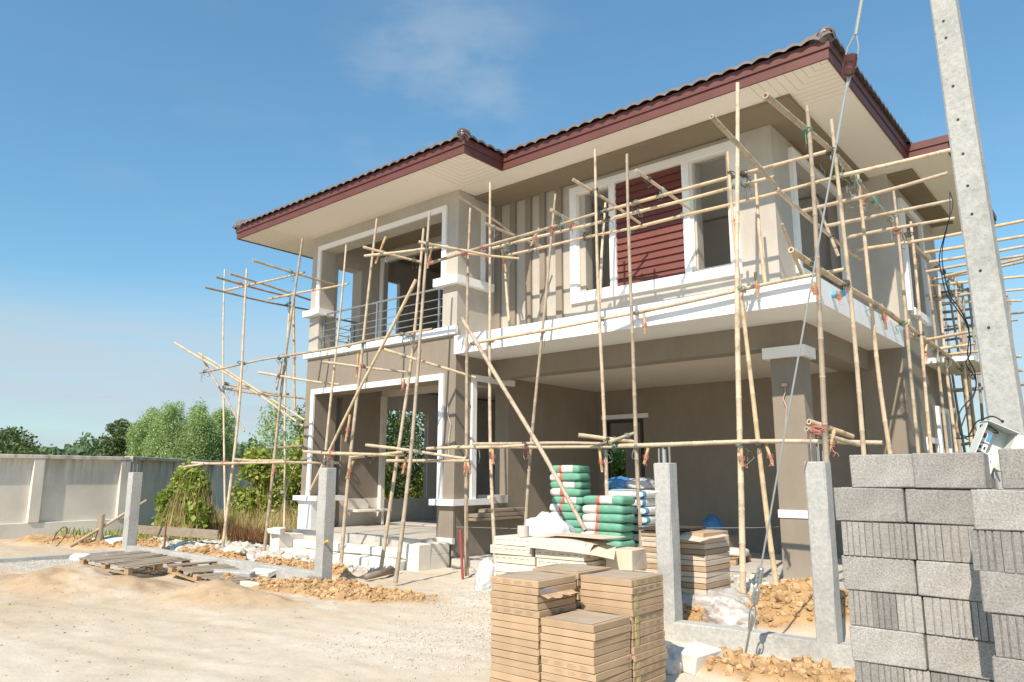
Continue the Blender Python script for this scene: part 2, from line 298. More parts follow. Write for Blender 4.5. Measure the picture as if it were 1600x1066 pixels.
POLES = [
 ('wing','upright',(-15.237, 8.6, 6.272),(-14.673, 8.168, 0.05),0.034),
 ('wing','upright',(-17.941, 9.5, 6.946),(-16.345, 9.177, 0.08),0.028),
 ('wing','upright',(-13.383, 8.8, 6.655),(-14.269, 8.878, 0.05),0.034),
 ('wing','upright',(-16.237, 10.4, 6.257),(-15.146, 9.9, 0.397),0.028),
 ('wing','stub',(-15.29, 9.9, 5.848),(-14.979, 9.9, 3.13),0.03),
 ('wing','upright',(-12.374, 9.2, 6.396),(-12.076, 8.612, 0.05),0.03),
 ('wing','upright',(-11.023, 8.9, 6.582),(-11.055, 8.406, 0.05),0.034),
 ('wing','upright',(-9.726, 8.95, 6.112),(-10.104, 8.514, 0.05),0.034),
 ('wing','upright',(-9.208, 8.6, 6.224),(-8.744, 7.658, 0.05),0.034),
 ('wing','brace',(-9.346, 8.45, 4.967),(-11.794, 8.2, 1.333),0.03),
 ('wing','rail',(-11.865, 8.15, 2.052),(-9.01, 8.0, 1.941),0.028),
 ('wing','rail',(-10.616, 8.2, 1.929),(-9.001, 7.95, 1.985),0.028),
 ('wing','rail',(-10.013, 8.5, 1.872),(-8.057, 8.5, 1.848),0.028),
 ('wing','rail',(-9.921, 7.95, 2.12),(-8.188, 8.55, 1.881),0.028),
 ('wing','rail',(-16.227, 8.0, 1.799),(-15.582, 8.1, 1.864),0.028),
 ('wing','rail',(-16.195, 8.15, 1.899),(-12.554, 8.15, 1.873),0.028),
 ('wing','rail',(-14.507, 8.2, 1.947),(-12.599, 8.15, 1.897),0.028),
 ('wing','rail',(-15.17, 8.2, 1.848),(-11.088, 8.3, 1.842),0.028),
 ('wing','rail',(-12.039, 8.2, 2.057),(-10.425, 8.2, 1.992),0.028),
 ('wing','rail',(-15.657, 9.7, 2.257),(-14.302, 9.7, 2.268),0.028),
 ('wing','rail',(-16.748, 8.45, 3.998),(-13.671, 8.7, 4.107),0.028),
 ('wing','rail',(-13.846, 8.6, 4.071),(-9.166, 8.7, 4.11),0.028),
 ('wing','rail',(-16.199, 8.128, 5.9),(-16.371, 11.081, 5.9),0.028),
 ('wing','rail',(-15.326, 7.93, 5.95),(-15.641, 9.982, 5.95),0.028),
 ('wing','rail',(-14.827, 7.975, 5.95),(-15.571, 10.562, 5.95),0.028),
 ('wing','rail',(-13.683, 7.843, 6.0),(-13.864, 10.062, 5.95),0.028),
 ('wing','rail',(-16.173, 8.587, 5.9),(-13.488, 8.963, 5.95),0.028),
 ('wing','rail',(-15.366, 9.274, 5.7),(-12.774, 9.593, 5.7),0.028),
 ('wing','brace',(-18.043, 8.4, 4.846),(-13.874, 9.4, 2.673),0.03),
 ('wing','brace',(-17.176, 8.6, 4.519),(-14.138, 9.6, 2.828),0.028),
 ('wing','brace',(-17.342, 8.7, 4.559),(-15.737, 9.1, 2.618),0.026),
 ('wing','rail',(-17.458, 9.4, 3.883),(-14.461, 10.75, 3.311),0.026),
 ('wing','rail',(-17.595, 9.5, 3.78),(-14.964, 9.9, 3.412),0.026),
 ('wing','crosspole',(-13.943, 8.3, 3.733),(-12.538, 9.3, 3.465),0.028),
 ('wing','crosspole',(-11.736, 8.3, 3.737),(-10.486, 9.3, 3.542),0.028),
 ('wing','crosspole',(-9.958, 8.3, 3.785),(-8.692, 9.3, 3.279),0.028),
 ('wing','crosspole',(-10.658, 8.3, 5.786),(-10.137, 9.3, 5.619),0.028),
 ('wing','crosspole',(-9.141, 8.3, 5.569),(-8.368, 9.3, 5.401),0.028),
 ('wing','rail',(-10.974, 8.6, 5.745),(-8.854, 8.75, 5.544),0.028),
 ('wing','crosspole',(-8.936, 9.0, 5.501),(-8.061, 9.7, 5.388),0.026),
 ('front','upright',(-8.877, 9.3, 6.398),(-8.5, 8.934, 0.05),0.034),
 ('front','upright',(-8.623, 9.55, 6.909),(-8.185, 9.276, 0.05),0.032),
 ('front','upright',(-7.21, 9.65, 6.358),(-7.847, 9.538, 0.05),0.03),
 ('front','upright',(-6.39, 9.65, 6.919),(-6.273, 9.65, 0.05),0.032),
 ('front','upright',(-5.785, 9.65, 6.663),(-5.699, 9.65, 0.05),0.034),
 ('front','upright',(-3.933, 9.7, 7.239),(-4.236, 9.668, 0.11),0.043),
 ('front','upright',(-4.16, 9.75, 6.252),(-3.79, 9.699, 0.15),0.036),
 ('front','brace',(-8.511, 8.75, 4.209),(-5.485, 7.9, 0.941),0.036),
 ('front','upright',(-6.82, 10.6, 6.38),(-6.835, 10.35, 4.355),0.03),
 ('front','upright',(-9.184, 10.6, 5.851),(-8.775, 10.3, 4.331),0.03),
 ('front','upright',(-4.026, 10.4, 6.082),(-3.896, 10.2, 4.313),0.03),
 ('front','rail',(-9.473, 8.8, 5.34),(-6.199, 9.9, 5.934),0.032),
 ('front','rail',(-6.576, 9.9, 5.924),(-2.718, 9.9, 5.926),0.032),
 ('front','rail',(-8.933, 9.98, 5.82),(-5.772, 9.98, 5.79),0.03),
 ('front','rail',(-6.235, 9.95, 5.792),(-3.56, 9.9, 5.764),0.03),
 ('front','rail',(-9.054, 10.45, 5.803),(-5.931, 10.45, 5.715),0.028),
 ('front','rail',(-6.208, 10.4, 5.707),(-2.766, 10.4, 5.738),0.03),
 ('front','crosspole',(-9.209, 9.3, 6.734),(-8.99, 10.7, 6.267),0.028),
 ('front','crosspole',(-8.512, 9.3, 6.031),(-8.308, 10.7, 5.893),0.028),
 ('front','crosspole',(-7.043, 9.3, 5.932),(-7.185, 10.7, 5.863),0.028),
 ('front','crosspole',(-6.597, 9.3, 6.341),(-6.195, 10.7, 5.886),0.028),
 ('front','crosspole',(-5.428, 9.3, 6.178),(-5.203, 10.7, 5.87),0.028),
 ('front','stub',(-7.683, 9.8, 5.897),(-7.873, 9.8, 5.602),0.02),
 ('front','rail',(-8.912, 9.3, 3.889),(-5.732, 9.82, 4.107),0.03),
 ('front','rail',(-5.904, 9.82, 4.101),(-2.714, 9.82, 4.242),0.032),
 ('front','rail',(-9.295, 8.75, 2.071),(-7.32, 8.95, 2.082),0.028),
 ('front','rail',(-8.966, 9.0, 2.098),(-6.079, 9.55, 2.042),0.028),
 ('front','rail',(-8.543, 9.1, 2.138),(-6.11, 9.6, 2.087),0.03),
 ('front','rail',(-6.282, 9.6, 2.063),(-2.382, 9.6, 2.009),0.034),
 ('front','crosspole',(-6.483, 9.2, 2.221),(-5.841, 9.8, 2.12),0.034),
 ('front','crosspole',(-6.071, 9.4, 2.112),(-5.919, 9.9, 2.271),0.028),
 ('side','upright',(-2.5, 8.122, 5.756),(-2.642, 8.115, 0.05),0.034),
 ('side','upright',(-2.5, 9.018, 5.938),(-2.646, 9.767, 0.05),0.032),
 ('side','upright',(-2.6, 10.393, 5.691),(-2.6, 11.476, 0.05),0.034),
 ('side','upright',(-2.5, 11.935, 5.907),(-2.649, 12.468, 0.05),0.03),
 ('side','upright',(-2.5, 12.932, 5.688),(-2.654, 13.628, 0.05),0.032),
 ('side','upright',(-2.6, 14.419, 5.122),(-2.6, 14.374, 0.05),0.032),
 ('side','upright',(-2.6, 15.315, 5.128),(-2.6, 15.486, 0.05),0.034),
 ('side','upright',(-2.5, 16.401, 5.564),(-2.664, 16.65, 0.05),0.034),
 ('side','upright',(-2.5, 16.599, 5.096),(-2.696, 19.247, 0.05),0.04),
 ('side','upright',(-3.3, 9.342, 4.858),(-3.3, 10.164, 4.16),0.028),
 ('side','upright',(-3.5, 11.298, 6.052),(-3.3, 11.693, 4.973),0.026),
 ('side','rail',(-2.6, 7.573, 3.941),(-2.6, 13.639, 3.872),0.034),
 ('side','rail',(-2.62, 13.068, 3.876),(-2.6, 17.971, 3.639),0.036),
 ('side','rail',(-2.68, 10.807, 3.995),(-2.66, 13.984, 3.885),0.028),
 ('side','rail',(-2.5, 6.85, 5.349),(-2.6, 10.09, 5.638),0.034),
 ('side','rail',(-2.6, 9.7, 5.615),(-2.6, 14.651, 5.42),0.034),
 ('side','rail',(-2.7, 12.839, 5.642),(-2.6, 17.549, 5.51),0.034),
 ('side','rail',(-3.55, 7.901, 5.883),(-3.4, 9.746, 5.392),0.034),
 ('side','rail',(-3.4, 9.518, 5.414),(-3.3, 12.937, 5.208),0.03),
 ('side','crosspole',(-2.627, 9.3, 5.3),(-1.08, 9.339, 5.3),0.03),
 ('side','crosspole',(-3.316, 10.256, 5.3),(-1.486, 10.061, 5.3),0.03),
 ('side','crosspole',(-3.268, 11.123, 5.3),(-1.627, 11.136, 5.3),0.03),
 ('side','crosspole',(-3.24, 11.893, 5.3),(-1.741, 11.963, 5.3),0.03),
 ('side','crosspole',(-3.277, 12.666, 5.3),(-0.991, 12.732, 5.3),0.03),
 ('side','crosspole',(-2.458, 13.557, 5.3),(-1.081, 13.573, 5.3),0.03),
 ('side','crosspole',(-2.527, 14.234, 5.3),(-1.148, 14.195, 5.3),0.03),
 ('side','crosspole',(-2.709, 14.884, 5.3),(-1.211, 14.787, 5.3),0.03),
 ('side','crosspole',(-2.524, 15.439, 5.3),(-1.231, 14.965, 5.3),0.03),
 ('side','crosspole',(-2.757, 15.542, 5.3),(-1.26, 15.239, 5.3),0.03),
 ('side','crosspole',(-2.905, 16.01, 5.3),(-1.383, 16.389, 5.3),0.03),
 ('side','crosspole',(-3.117, 16.884, 5.3),(-1.506, 17.534, 5.3),0.03),
 ('side','crosspole',(-3.272, 17.767, 5.3),(-1.673, 18.671, 5.3),0.03),
 ('side','crosspole',(-2.573, 13.658, 3.85),(-1.865, 13.317, 3.85),0.03),
 ('side','crosspole',(-2.701, 14.769, 3.85),(-2.024, 14.577, 3.85),0.03),
 ('side','crosspole',(-2.685, 15.604, 3.85),(-2.11, 15.522, 3.85),0.03),
 ('side','crosspole',(-2.765, 16.761, 3.85),(-1.603, 16.688, 3.85),0.03),
 ('side','crosspole',(-3.047, 18.702, 3.85),(-1.826, 18.927, 3.85),0.03),
 ('side','crosspole',(-3.932, 21.94, 3.85),(-2.132, 21.992, 3.85),0.03),
 ('rear','upright',(-1.937, 18.0, 5.586),(-1.794, 18.0, 0.05),0.036),
 ('rear','upright',(-2.038, 20.0, 5.676),(-2.222, 20.0, 0.05),0.036),
 ('rear','upright',(-3.173, 21.0, 6.67),(-3.152, 21.0, 0.05),0.036),
 ('rear','upright',(-3.661, 22.0, 6.655),(-3.443, 22.0, 0.05),0.036),
 ('rear','upright',(-3.552, 20.0, 6.314),(-3.333, 20.0, 0.05),0.036),
 ('rear','upright',(-2.654, 19.0, 5.806),(-2.851, 19.0, 0.05),0.036),
 ('rear','upright',(-2.979, 17.0, 5.655),(-2.719, 17.0, 0.05),0.034),
 ('rear','upright',(-3.037, 19.0, 6.051),(-2.978, 19.0, 0.05),0.034),
 ('rear','upright',(-2.546, 17.5, 5.628),(-2.617, 17.5, 0.05),0.034),
 ('rear','upright',(-2.336, 19.0, 5.028),(-2.257, 19.0, 0.05),0.034),
 ('rear','rail',(-3.518, 19.0, 5.796),(-2.086, 19.0, 5.756),0.034),
 ('rear','rail',(-3.872, 20.0, 5.05),(-2.66, 20.0, 5.114),0.034),
 ('rear','rail',(-3.941, 21.0, 4.975),(-2.817, 21.0, 5.037),0.034),
 ('rear','rail',(-3.23, 17.0, 5.23),(-2.035, 17.0, 5.242),0.034),
 ('rear','rail',(-3.462, 19.0, 4.065),(-2.489, 19.0, 4.074),0.034),
 ('rear','rail',(-4.005, 21.0, 5.918),(-2.135, 21.0, 5.927),0.034),
 ('rear','rail',(-3.935, 21.0, 5.706),(-2.09, 21.0, 5.73),0.034),
 ('rear','rail',(-3.948, 21.0, 5.558),(-1.86, 21.0, 5.477),0.034),
 ('rear','rail',(-4.109, 22.0, 5.533),(-2.1, 22.0, 5.487),0.034),
 ('rear','rail',(-3.828, 20.0, 5.554),(-3.015, 20.0, 5.501),0.034),
 ('rear','rail',(-3.48, 20.0, 3.613),(-1.936, 20.0, 3.675),0.034),
 ('rear','rail',(-3.216, 18.0, 2.225),(-1.835, 18.0, 2.548),0.034),
 ('wing','stub',(-10.832, 8.3, 2.694),(-10.929, 8.3, 2.219),0.022),
 ('wing','stub',(-10.67, 8.3, 1.877),(-10.866, 8.3, 1.566),0.022),
 ('wing','stub',(-11.244, 8.75, 3.936),(-11.271, 8.75, 3.447),0.022),
 ('wing','stub',(-9.075, 8.1, 1.904),(-9.156, 8.1, 1.652),0.022),
 ('wing','stub',(-9.352, 8.6, 3.77),(-9.42, 8.6, 3.443),0.022),
 ('wing','stub',(-9.855, 8.7, 3.3),(-9.899, 8.7, 3.145),0.022),
 ('wing','stub',(-10.492, 8.7, 6.051),(-10.765, 8.7, 5.577),0.022),
 ('wing','stub',(-12.893, 8.2, 1.877),(-13.085, 8.2, 1.596),0.022),
 ('wing','stub',(-15.072, 8.5, 3.628),(-15.054, 8.5, 3.288),0.022),
 ('wing','stub',(-13.754, 8.7, 3.992),(-13.884, 8.7, 3.39),0.022),
 ('wing','stub',(-9.243, 8.7, 5.549),(-9.33, 8.7, 5.214),0.022),
 ('front','stub',(-8.428, 8.8, 1.94),(-8.451, 8.8, 1.604),0.022),
 ('front','stub',(-8.398, 8.8, 1.858),(-8.324, 8.8, 1.654),0.022),
 ('front','stub',(-7.936, 8.9, 2.055),(-7.92, 8.9, 1.804),0.022),
 ('front','stub',(-6.343, 9.55, 2.019),(-6.304, 9.55, 1.675),0.022),
 ('front','stub',(-5.532, 9.6, 2.021),(-5.615, 9.6, 1.793),0.022),
 ('front','stub',(-4.137, 9.62, 1.99),(-4.133, 9.62, 1.737),0.022),
 ('front','stub',(-3.811, 9.66, 2.025),(-3.734, 9.66, 1.751),0.022),
 ('front','stub',(-9.077, 10.4, 5.925),(-8.96, 10.4, 5.456),0.022),
 ('front','stub',(-5.608, 9.72, 4.052),(-5.597, 9.72, 3.733),0.022),
 ('front','stub',(-3.876, 9.8, 4.412),(-3.861, 9.8, 4.044),0.022),
 ('front','stub',(-7.28, 9.7, 5.895),(-7.365, 9.7, 5.583),0.022),
 ('side','stub',(-2.55, 8.035, 3.686),(-2.55, 8.064, 3.535),0.022),
 ('side','stub',(-2.6, 8.559, 2.117),(-2.6, 8.234, 1.818),0.022),
 ('side','stub',(-2.6, 9.075, 3.79),(-2.6, 9.121, 3.681),0.022),
 ('side','stub',(-2.6, 11.038, 3.988),(-2.6, 11.193, 3.648),0.022),
 ('side','stub',(-2.6, 12.616, 4.018),(-2.6, 12.325, 3.673),0.022),
 ('side','stub',(-2.6, 13.699, 3.794),(-2.6, 13.442, 3.41),0.022),
 ('side','stub',(-2.6, 12.18, 5.516),(-2.6, 12.375, 5.308),0.022),
 ('side','stub',(-2.6, 10.457, 5.6),(-2.6, 10.558, 5.212),0.022),
 ('side','stub',(-2.6, 13.383, 5.342),(-2.6, 13.532, 5.044),0.022),
 ('side','crosspole',(-2.749, 8.2, 2.195),(-2.515, 8.9, 2.059),0.034),
 ('side','crosspole',(-2.748, 8.1, 2.114),(-2.455, 8.9, 1.964),0.03),
 ('wing','upright',(-8.32, 8.7, 1.255),(-8.516, 8.92, 0.05),0.02),
]
CABLES = [[(-1.109, 7.5, 4.175), (-1.113, 7.4, 3.933), (-1.125, 7.2, 3.733), (-1.161, 7.0, 3.461), (-1.126, 6.8, 3.243), (-1.074, 6.6, 3.034), (-0.982, 6.4, 2.86), (-0.897, 6.2, 2.684), (-0.882, 6.1, 2.485), (-0.919, 6.1, 2.405), (-0.856, 6.0, 2.279), (-0.863, 5.9, 2.164), (-0.938, 5.8, 2.043), (-0.938, 5.7, 1.921), (-0.888, 5.6, 1.865), (-0.782, 5.4, 1.871)], [(-1.109, 7.5, 4.175), (-1.08, 7.4, 4.016), (-1.105, 7.2, 3.787), (-1.14, 7.0, 3.485), (-1.107, 6.8, 3.223), (-1.049, 6.6, 3.014), (-0.968, 6.4, 2.873), (-0.891, 6.2, 2.669), (-0.902, 6.1, 2.459), (-0.864, 6.05, 2.339), (-0.846, 5.9, 2.202), (-0.892, 5.8, 2.053), (-0.934, 5.7, 1.896), (-0.879, 5.6, 1.846)], [(-0.926, 5.5, 1.85), (-0.846, 5.4, 1.855), (-0.789, 5.35, 1.933), (-0.74, 5.3, 1.952), (-0.686, 5.28, 1.965), (-0.63, 5.2, 1.929)]]
# ---------------------------------------------------------------- ground terrain
def vnoise(x, y, seed=0):
    xi = np.floor(x).astype(np.int64); yi = np.floor(y).astype(np.int64); xf = x - xi; yf = y - yi
    def h(a, b):
        n = (a * 374761393 + b * 668265263 + seed * 974634777) & 0xffffffff
        n = ((n ^ (n >> 13)) * 1274126177) & 0xffffffff; return ((n ^ (n >> 16)) & 0xffff) / 65535.0
    u = xf * xf * (3 - 2 * xf); v = yf * yf * (3 - 2 * yf)
    return (h(xi, yi) * (1 - u) + h(xi + 1, yi) * u) * (1 - v) + (h(xi, yi + 1) * (1 - u) + h(xi + 1, yi + 1) * u) * v
def fbm(x, y, s, oct=4, seed=0, gain=0.5):
    t = 0; a = 1; n = 0
    for i in range(oct): t = t + a * (vnoise(x * s, y * s, seed + i * 17) - 0.5); n += a; a *= gain; s *= 2.03
    return t / n
def sm(t): t = np.clip(t, 0, 1); return t * t * (3 - 2 * t)
def blobf(x, y, cx, cy, rx, ry, rot=0.0, soft=0.5):
    c, s = math.cos(rot), math.sin(rot); dx = x - cx; dy = y - cy
    u = (dx * c + dy * s) / rx; v = (-dx * s + dy * c) / ry
    w = fbm(x, y, 1.3, 3, 91) * 0.55
    return sm((1 - np.sqrt(u * u + v * v) + w) / soft)
SOIL_F = lambda x, y: np.maximum.reduce([blobf(x, y, -8.9, 6.75, 2.2, .75, .18), blobf(x, y, -11.7, 6.2, 1.3, .35, 0.0)])
SOIL_B = lambda x, y: np.maximum.reduce([blobf(x, y, -11.4, 7.75, 1.9, .38, 0.0), blobf(x, y, -14.8, 7.9, 1.5, .4, 0.05), blobf(x, y, -19.5, 7.5, 3.0, 1.0, .3)])
SOIL_R = lambda x, y: np.maximum.reduce([blobf(x, y, -3.05, 8.3, .95, .9, 0.2), blobf(x, y, -2.6, 6.35, 1.15, .5, 0.05), blobf(x, y, -1.6, 8.5, .9, 1.6, 0.0), blobf(x, y, -3.9, 7.6, .5, .3, 0)])
SAND_M = lambda x, y: np.maximum.reduce([blobf(x, y, -12.3, 4.6, 2.6, 1.0, .25, 1.0), blobf(x, y, -9.6, 5.2, 1.9, .8, .3, 1.0)])
GRAV_L = lambda x, y: blobf(x, y, -15.6, 5.4, 2.0, 1.0, .35)
GRAV_C = lambda x, y: np.maximum.reduce([blobf(x, y, -7.0, 7.7, 2.0, 2.4, .1, 1.6), blobf(x, y, -5.4, 5.9, 1.6, 2.0, -.2, 1.6)])
WHITE = lambda x, y: np.maximum.reduce([blobf(x, y, -15.6, 9.0, 3.6, 1.3, -.05), blobf(x, y, -11.5, 8.6, 2.6, .55, 0), blobf(x, y, -7.2, 9.5, 2.3, .7, 0), blobf(x, y, -5.2, 10.4, 1.7, 1.0, 0)])
def height(x, y):
    near = sm((y - 7.0) / 0.5)
    z = near * np.clip((x + 10) * 0.022 - 0.02, -0.05, 0.12)
    z = z + 0.03 * fbm(x, y, .35, 3, 3) + 0.014 * fbm(x, y, 2.2, 4, 5) + 0.024 * fbm(x, y, 6.5, 2, 6)
    for off in (0.0, 1.45):
        t = y - (3.2 + off + .16 * (x + 9) + .35 * np.sin((x + 4) * .28)); z = z - 0.009 * np.exp(-(t / .12) ** 2) * (x < -4.5) * (1 + .4 * np.sin(x * 26)) + 0.004 * np.exp(-((np.abs(t) - .2) / .07) ** 2) * (x < -4.5)
    z = z + SAND_M(x, y) * (0.20 + 0.26 * fbm(x, y, 1.1, 4, 7) + 0.13 * fbm(x, y, 4, 3, 9, .6))
    sf = SOIL_F(x, y); z = z + sf * (0.06 + 0.14 * fbm(x, y, 3.2, 4, 21, .6) + 0.06 * fbm(x, y, 11, 2, 4))
    sb = SOIL_B(x, y); z = z + sb * (0.17 + 0.20 * fbm(x, y, 3.0, 4, 31, .6) + 0.07 * fbm(x, y, 11, 2, 4))
    r1 = blobf(x, y, -2.9, 8.35, .9, .85, 0.2, 1.0); z = z + r1 * (0.42 + 0.30 * fbm(x, y, 2.2, 4, 41, .6) + 0.08 * fbm(x, y, 10, 2, 4))
    r2 = SOIL_R(x, y) * (1 - r1); z = z + r2 * (0.08 + 0.20 * fbm(x, y, 3.0, 4, 51, .6) + 0.05 * fbm(x, y, 11, 2, 4))
    w = WHITE(x, y); z = z + w * (0.04 + 0.10 * fbm(x, y, 2.6, 4, 61, .6))
    far = sm((np.hypot(x + 8, y - 8) - 45) / 100); z = z * (1 - far)
    return z
def axis(a, b, step, lo, hi):
    core = np.arange(a, b + step / 2, step); L = []; d = step; p = a
    while p > lo: d *= 1.22; p -= d; L.append(p)
    H = []; d = step; p = core[-1]
    while p < hi: d *= 1.22; p += d; H.append(p)
    return np.concatenate([np.array(L[::-1]), core, np.array(H)])
xs = axis(-21, -0.3, 0.055, -1800, 1800); ys = axis(1.6, 12.0, 0.055, -1500, 2200)
GX, GY = np.meshgrid(xs, ys); GZ_ = height(GX, GY)
nx, ny = len(xs), len(ys)
idx = np.arange(nx * ny).reshape(ny, nx)
quads = np.stack([idx[:-1, :-1], idx[:-1, 1:], idx[1:, 1:], idx[1:, :-1]], -1).reshape(-1)
soil = np.clip((SOIL_F(GX, GY) + SOIL_B(GX, GY) + SOIL_R(GX, GY)) * 1.8, 0, 1)
grav = np.clip(GRAV_L(GX, GY) + GRAV_C(GX, GY) * 0.8, 0, 1); wht = WHITE(GX, GY)
grass = sm((np.maximum(-GX - 17.5 + (GY - 9.5) * .6, (GY - 12.5) * .5) + fbm(GX, GY, .8, 3, 77) * 2) / 1.5) * sm((GY - 9.0) / 1.0)
tan = np.clip(SAND_M(GX, GY) * 1.5 + .55 * sm((-GX - 6.0 - (6 - GY) * .6 + 2.5 * fbm(GX, GY, .5, 3, 8)) / 4) * (GY < 7.2), 0, 1)
cols = np.stack([soil, grav, wht, grass], -1).reshape(-1, 4)
def groundmat():
    b = NB('site_ground', 0.95, spec=0.2)
    vc = b.n('ShaderNodeVertexColor', layer_name='zone'); sp = b.n('ShaderNodeSeparateColor'); b.l(vc.outputs['Color'], sp.inputs[0])
    big = b.noise(0.7, 6, 0.65); mid = b.noise(4, 6, 0.7); fine = b.noise(55, 4, 0.8); vf = b.noise(160, 2, 0.7)
    sand = b.ramp(big, [(0.30, (0.53, 0.45, 0.34)), (0.5, (0.61, 0.535, 0.42)), (0.7, (0.67, 0.60, 0.49))])
    v2 = b.n('ShaderNodeVertexColor', layer_name='zone_two'); s2 = b.n('ShaderNodeSeparateColor'); b.l(v2.outputs['Color'], s2.inputs[0])
    tanc = b.ramp(mid, [(0.3, (0.37, 0.245, 0.135)), (0.7, (0.51, 0.36, 0.215))])
    sand = b.mix(b.math('MULTIPLY', s2.outputs['Red'], .85), sand, tanc)
    sand = b.mix(b.ramp(mid, [(0.45, 0.0), (0.75, 0.35)]), sand, (0.54, 0.42, 0.285))
    streak = b.ramp(b.noise(1.4, 5, 0.6, stretch=(0.35, 1.0, 1)), [(0.5, 0.0), (0.72, 0.5)]); sand = b.mix(streak, sand, (0.76, 0.70, 0.60))
    soil = b.ramp(mid, [(0.3, (0.33, 0.195, 0.09)), (0.55, (0.50, 0.32, 0.155)), (0.8, (0.60, 0.42, 0.235))])
    gravel = b.ramp(fine, [(0.3, (0.42, 0.39, 0.345)), (0.5, (0.62, 0.58, 0.52)), (0.7, (0.74, 0.70, 0.635))])
    white = b.ramp(mid, [(0.3, (0.44, 0.40, 0.34)), (0.7, (0.66, 0.62, 0.55))])
    gr = b.ramp(b.noise(2.5, 5, .7), [(0.3, (0.10, 0.11, 0.035)), (0.6, (0.20, 0.16, 0.07)), (0.8, (0.26, 0.20, 0.10))])
    c = b.mix(sp.outputs['Green'], sand, gravel); c = b.mix(sp.outputs['Blue'], c, white); c = b.mix(sp.outputs['Red'], c, soil); c = b.mix(vc.outputs['Alpha'], c, gr)
    g = b.ramp(fine, [(0.3, 0.86), (0.65, 1.04)]); c = b.mix(1, c, g, 'MULTIPLY'); b.color(c)
    b.bump(b.math('ADD', b.math('MULTIPLY', mid, 1.2), b.math('ADD', b.math('MULTIPLY', fine, 0.5), b.math('MULTIPLY', vf, 0.25))), 0.6, 0.025); return b.mat
g = fast_mesh('ground', np.stack([GX, GY, GZ_], -1).reshape(-1, 3), quads, 4, groundmat(), smooth=True, colors=cols); tag(g, kind='structure')
at2 = g.data.color_attributes.new('zone_two', 'FLOAT_COLOR', 'POINT'); at2.data.foreach_set('color', np.stack([tan, tan, tan, np.ones_like(tan)], -1).astype(np.float32).ravel())
def hz(x, y): return float(height(np.array([x], float), np.array([y], float))[0])
# scattered stones: uncountable, one object per kind
ICO = np.array([(0, 0, 1), (.894, 0, .447), (.276, .851, .447), (-.724, .526, .447), (-.724, -.526, .447), (.276, -.851, .447), (.724, .526, -.447), (-.276, .851, -.447), (-.894, 0, -.447), (-.276, -.851, -.447), (.724, -.526, -.447), (0, 0, -1)])
ICF = np.array([(0, 1, 2), (0, 2, 3), (0, 3, 4), (0, 4, 5), (0, 5, 1), (1, 6, 2), (2, 7, 3), (3, 8, 4), (4, 9, 5), (5, 10, 1), (6, 7, 2), (7, 8, 3), (8, 9, 4), (9, 10, 5), (10, 6, 1), (6, 11, 7), (7, 11, 8), (8, 11, 9), (9, 11, 10), (10, 11, 6)])
def rocks(name, n, maskf, box, rmin, rmax, mat, label, cat, power=2.5, flat=0.7, dens=0.3):
    P = []
    tries = 0
    while len(P) < n and tries < 60:
        tries += 1
        x = nrng.uniform(box[0], box[1], n * 2); y = nrng.uniform(box[2], box[3], n * 2); m = maskf(x, y)
        k = nrng.uniform(0, 1, n * 2) < (m - dens) / (1 - dens); P += list(zip(x[k], y[k]))
    P = np.array(P[:n]); n = len(P); r = rmin + (rmax - rmin) * nrng.uniform(0, 1, n) ** power
    z = height(P[:, 0], P[:, 1]) + r * 0.25
    V = ICO[None] * nrng.uniform(0.65, 1.25, (n, 12, 1)) * (r[:, None, None]) * np.stack([nrng.uniform(.7, 1.4, n), nrng.uniform(.7, 1.4, n), nrng.uniform(.4, 1, n) * flat * 1.3], -1)[:, None]
    a = nrng.uniform(0, 6.28, n); ca, sa = np.cos(a)[:, None], np.sin(a)[:, None]
    t = nrng.uniform(-.5, .5, n); ct, st = np.cos(t)[:, None], np.sin(t)[:, None]
    X = V[..., 0]; Y_ = V[..., 1]; Z = V[..., 2]; Y_, Z = Y_ * ct - Z * st, Y_ * st + Z * ct
    X, Y_ = X * ca - Y_ * sa, X * sa + Y_ * ca
    V = np.stack([X + P[:, 0:1], Y_ + P[:, 1:2], Z + z[:, None]], -1).reshape(-1, 3)
    F = (ICF[None] + (np.arange(n) * 12)[:, None, None]).reshape(-1)
    o = fast_mesh(name, V, F, 3, mat); return tag(o, label, cat, kind='stuff')
def rockmat(name, a, c):
    b = NB(name, 0.95); gi = b.n('ShaderNodeNewGeometry')
    b.color(b.mix(1, b.ramp(gi.outputs['Random Per Island'], [(0, a), (1, c)]), b.ramp(b.noise(40, 3), [(0.3, 0.8), (0.7, 1.05)]), 'MULTIPLY')); b.bump(b.noise(60, 3), 0.5, 0.005); return b.mat
M_['r_white'] = rockmat('white_rubble_stone', (0.42, 0.38, 0.32), (0.72, 0.68, 0.62)); M_['r_grey'] = rockmat('grey_gravel_stone', (0.40, 0.365, 0.31), (0.64, 0.59, 0.51)); M_['r_soil'] = rockmat('soil_clod', (0.38, 0.23, 0.105), (0.60, 0.41, 0.22))
rocks('rubble', 2600, WHITE, (-19, -3.4, 7.3, 11.2), .010, .085, M_['r_white'], 'whitish broken rubble strewn in front of the house', 'rubble', 3.0)
rocks('rubble', 3200, lambda x, y: blobf(x, y, -15.6, 8.9, 3.4, 1.1, -.05), (-20, -11.8, 7.4, 10.6), .03, .17, M_['r_white'], 'bigger whitish broken pieces left of the porch steps', 'rubble', 2.6, .45)
rocks('gravel', 14000, lambda x, y: np.maximum(GRAV_L(x, y), GRAV_C(x, y) * .9), (-18, -3.8, 3.9, 10), .004, .013, M_['r_grey'], 'fine grey gravel lying on the sandy ground', 'gravel', 2.0, dens=.02)
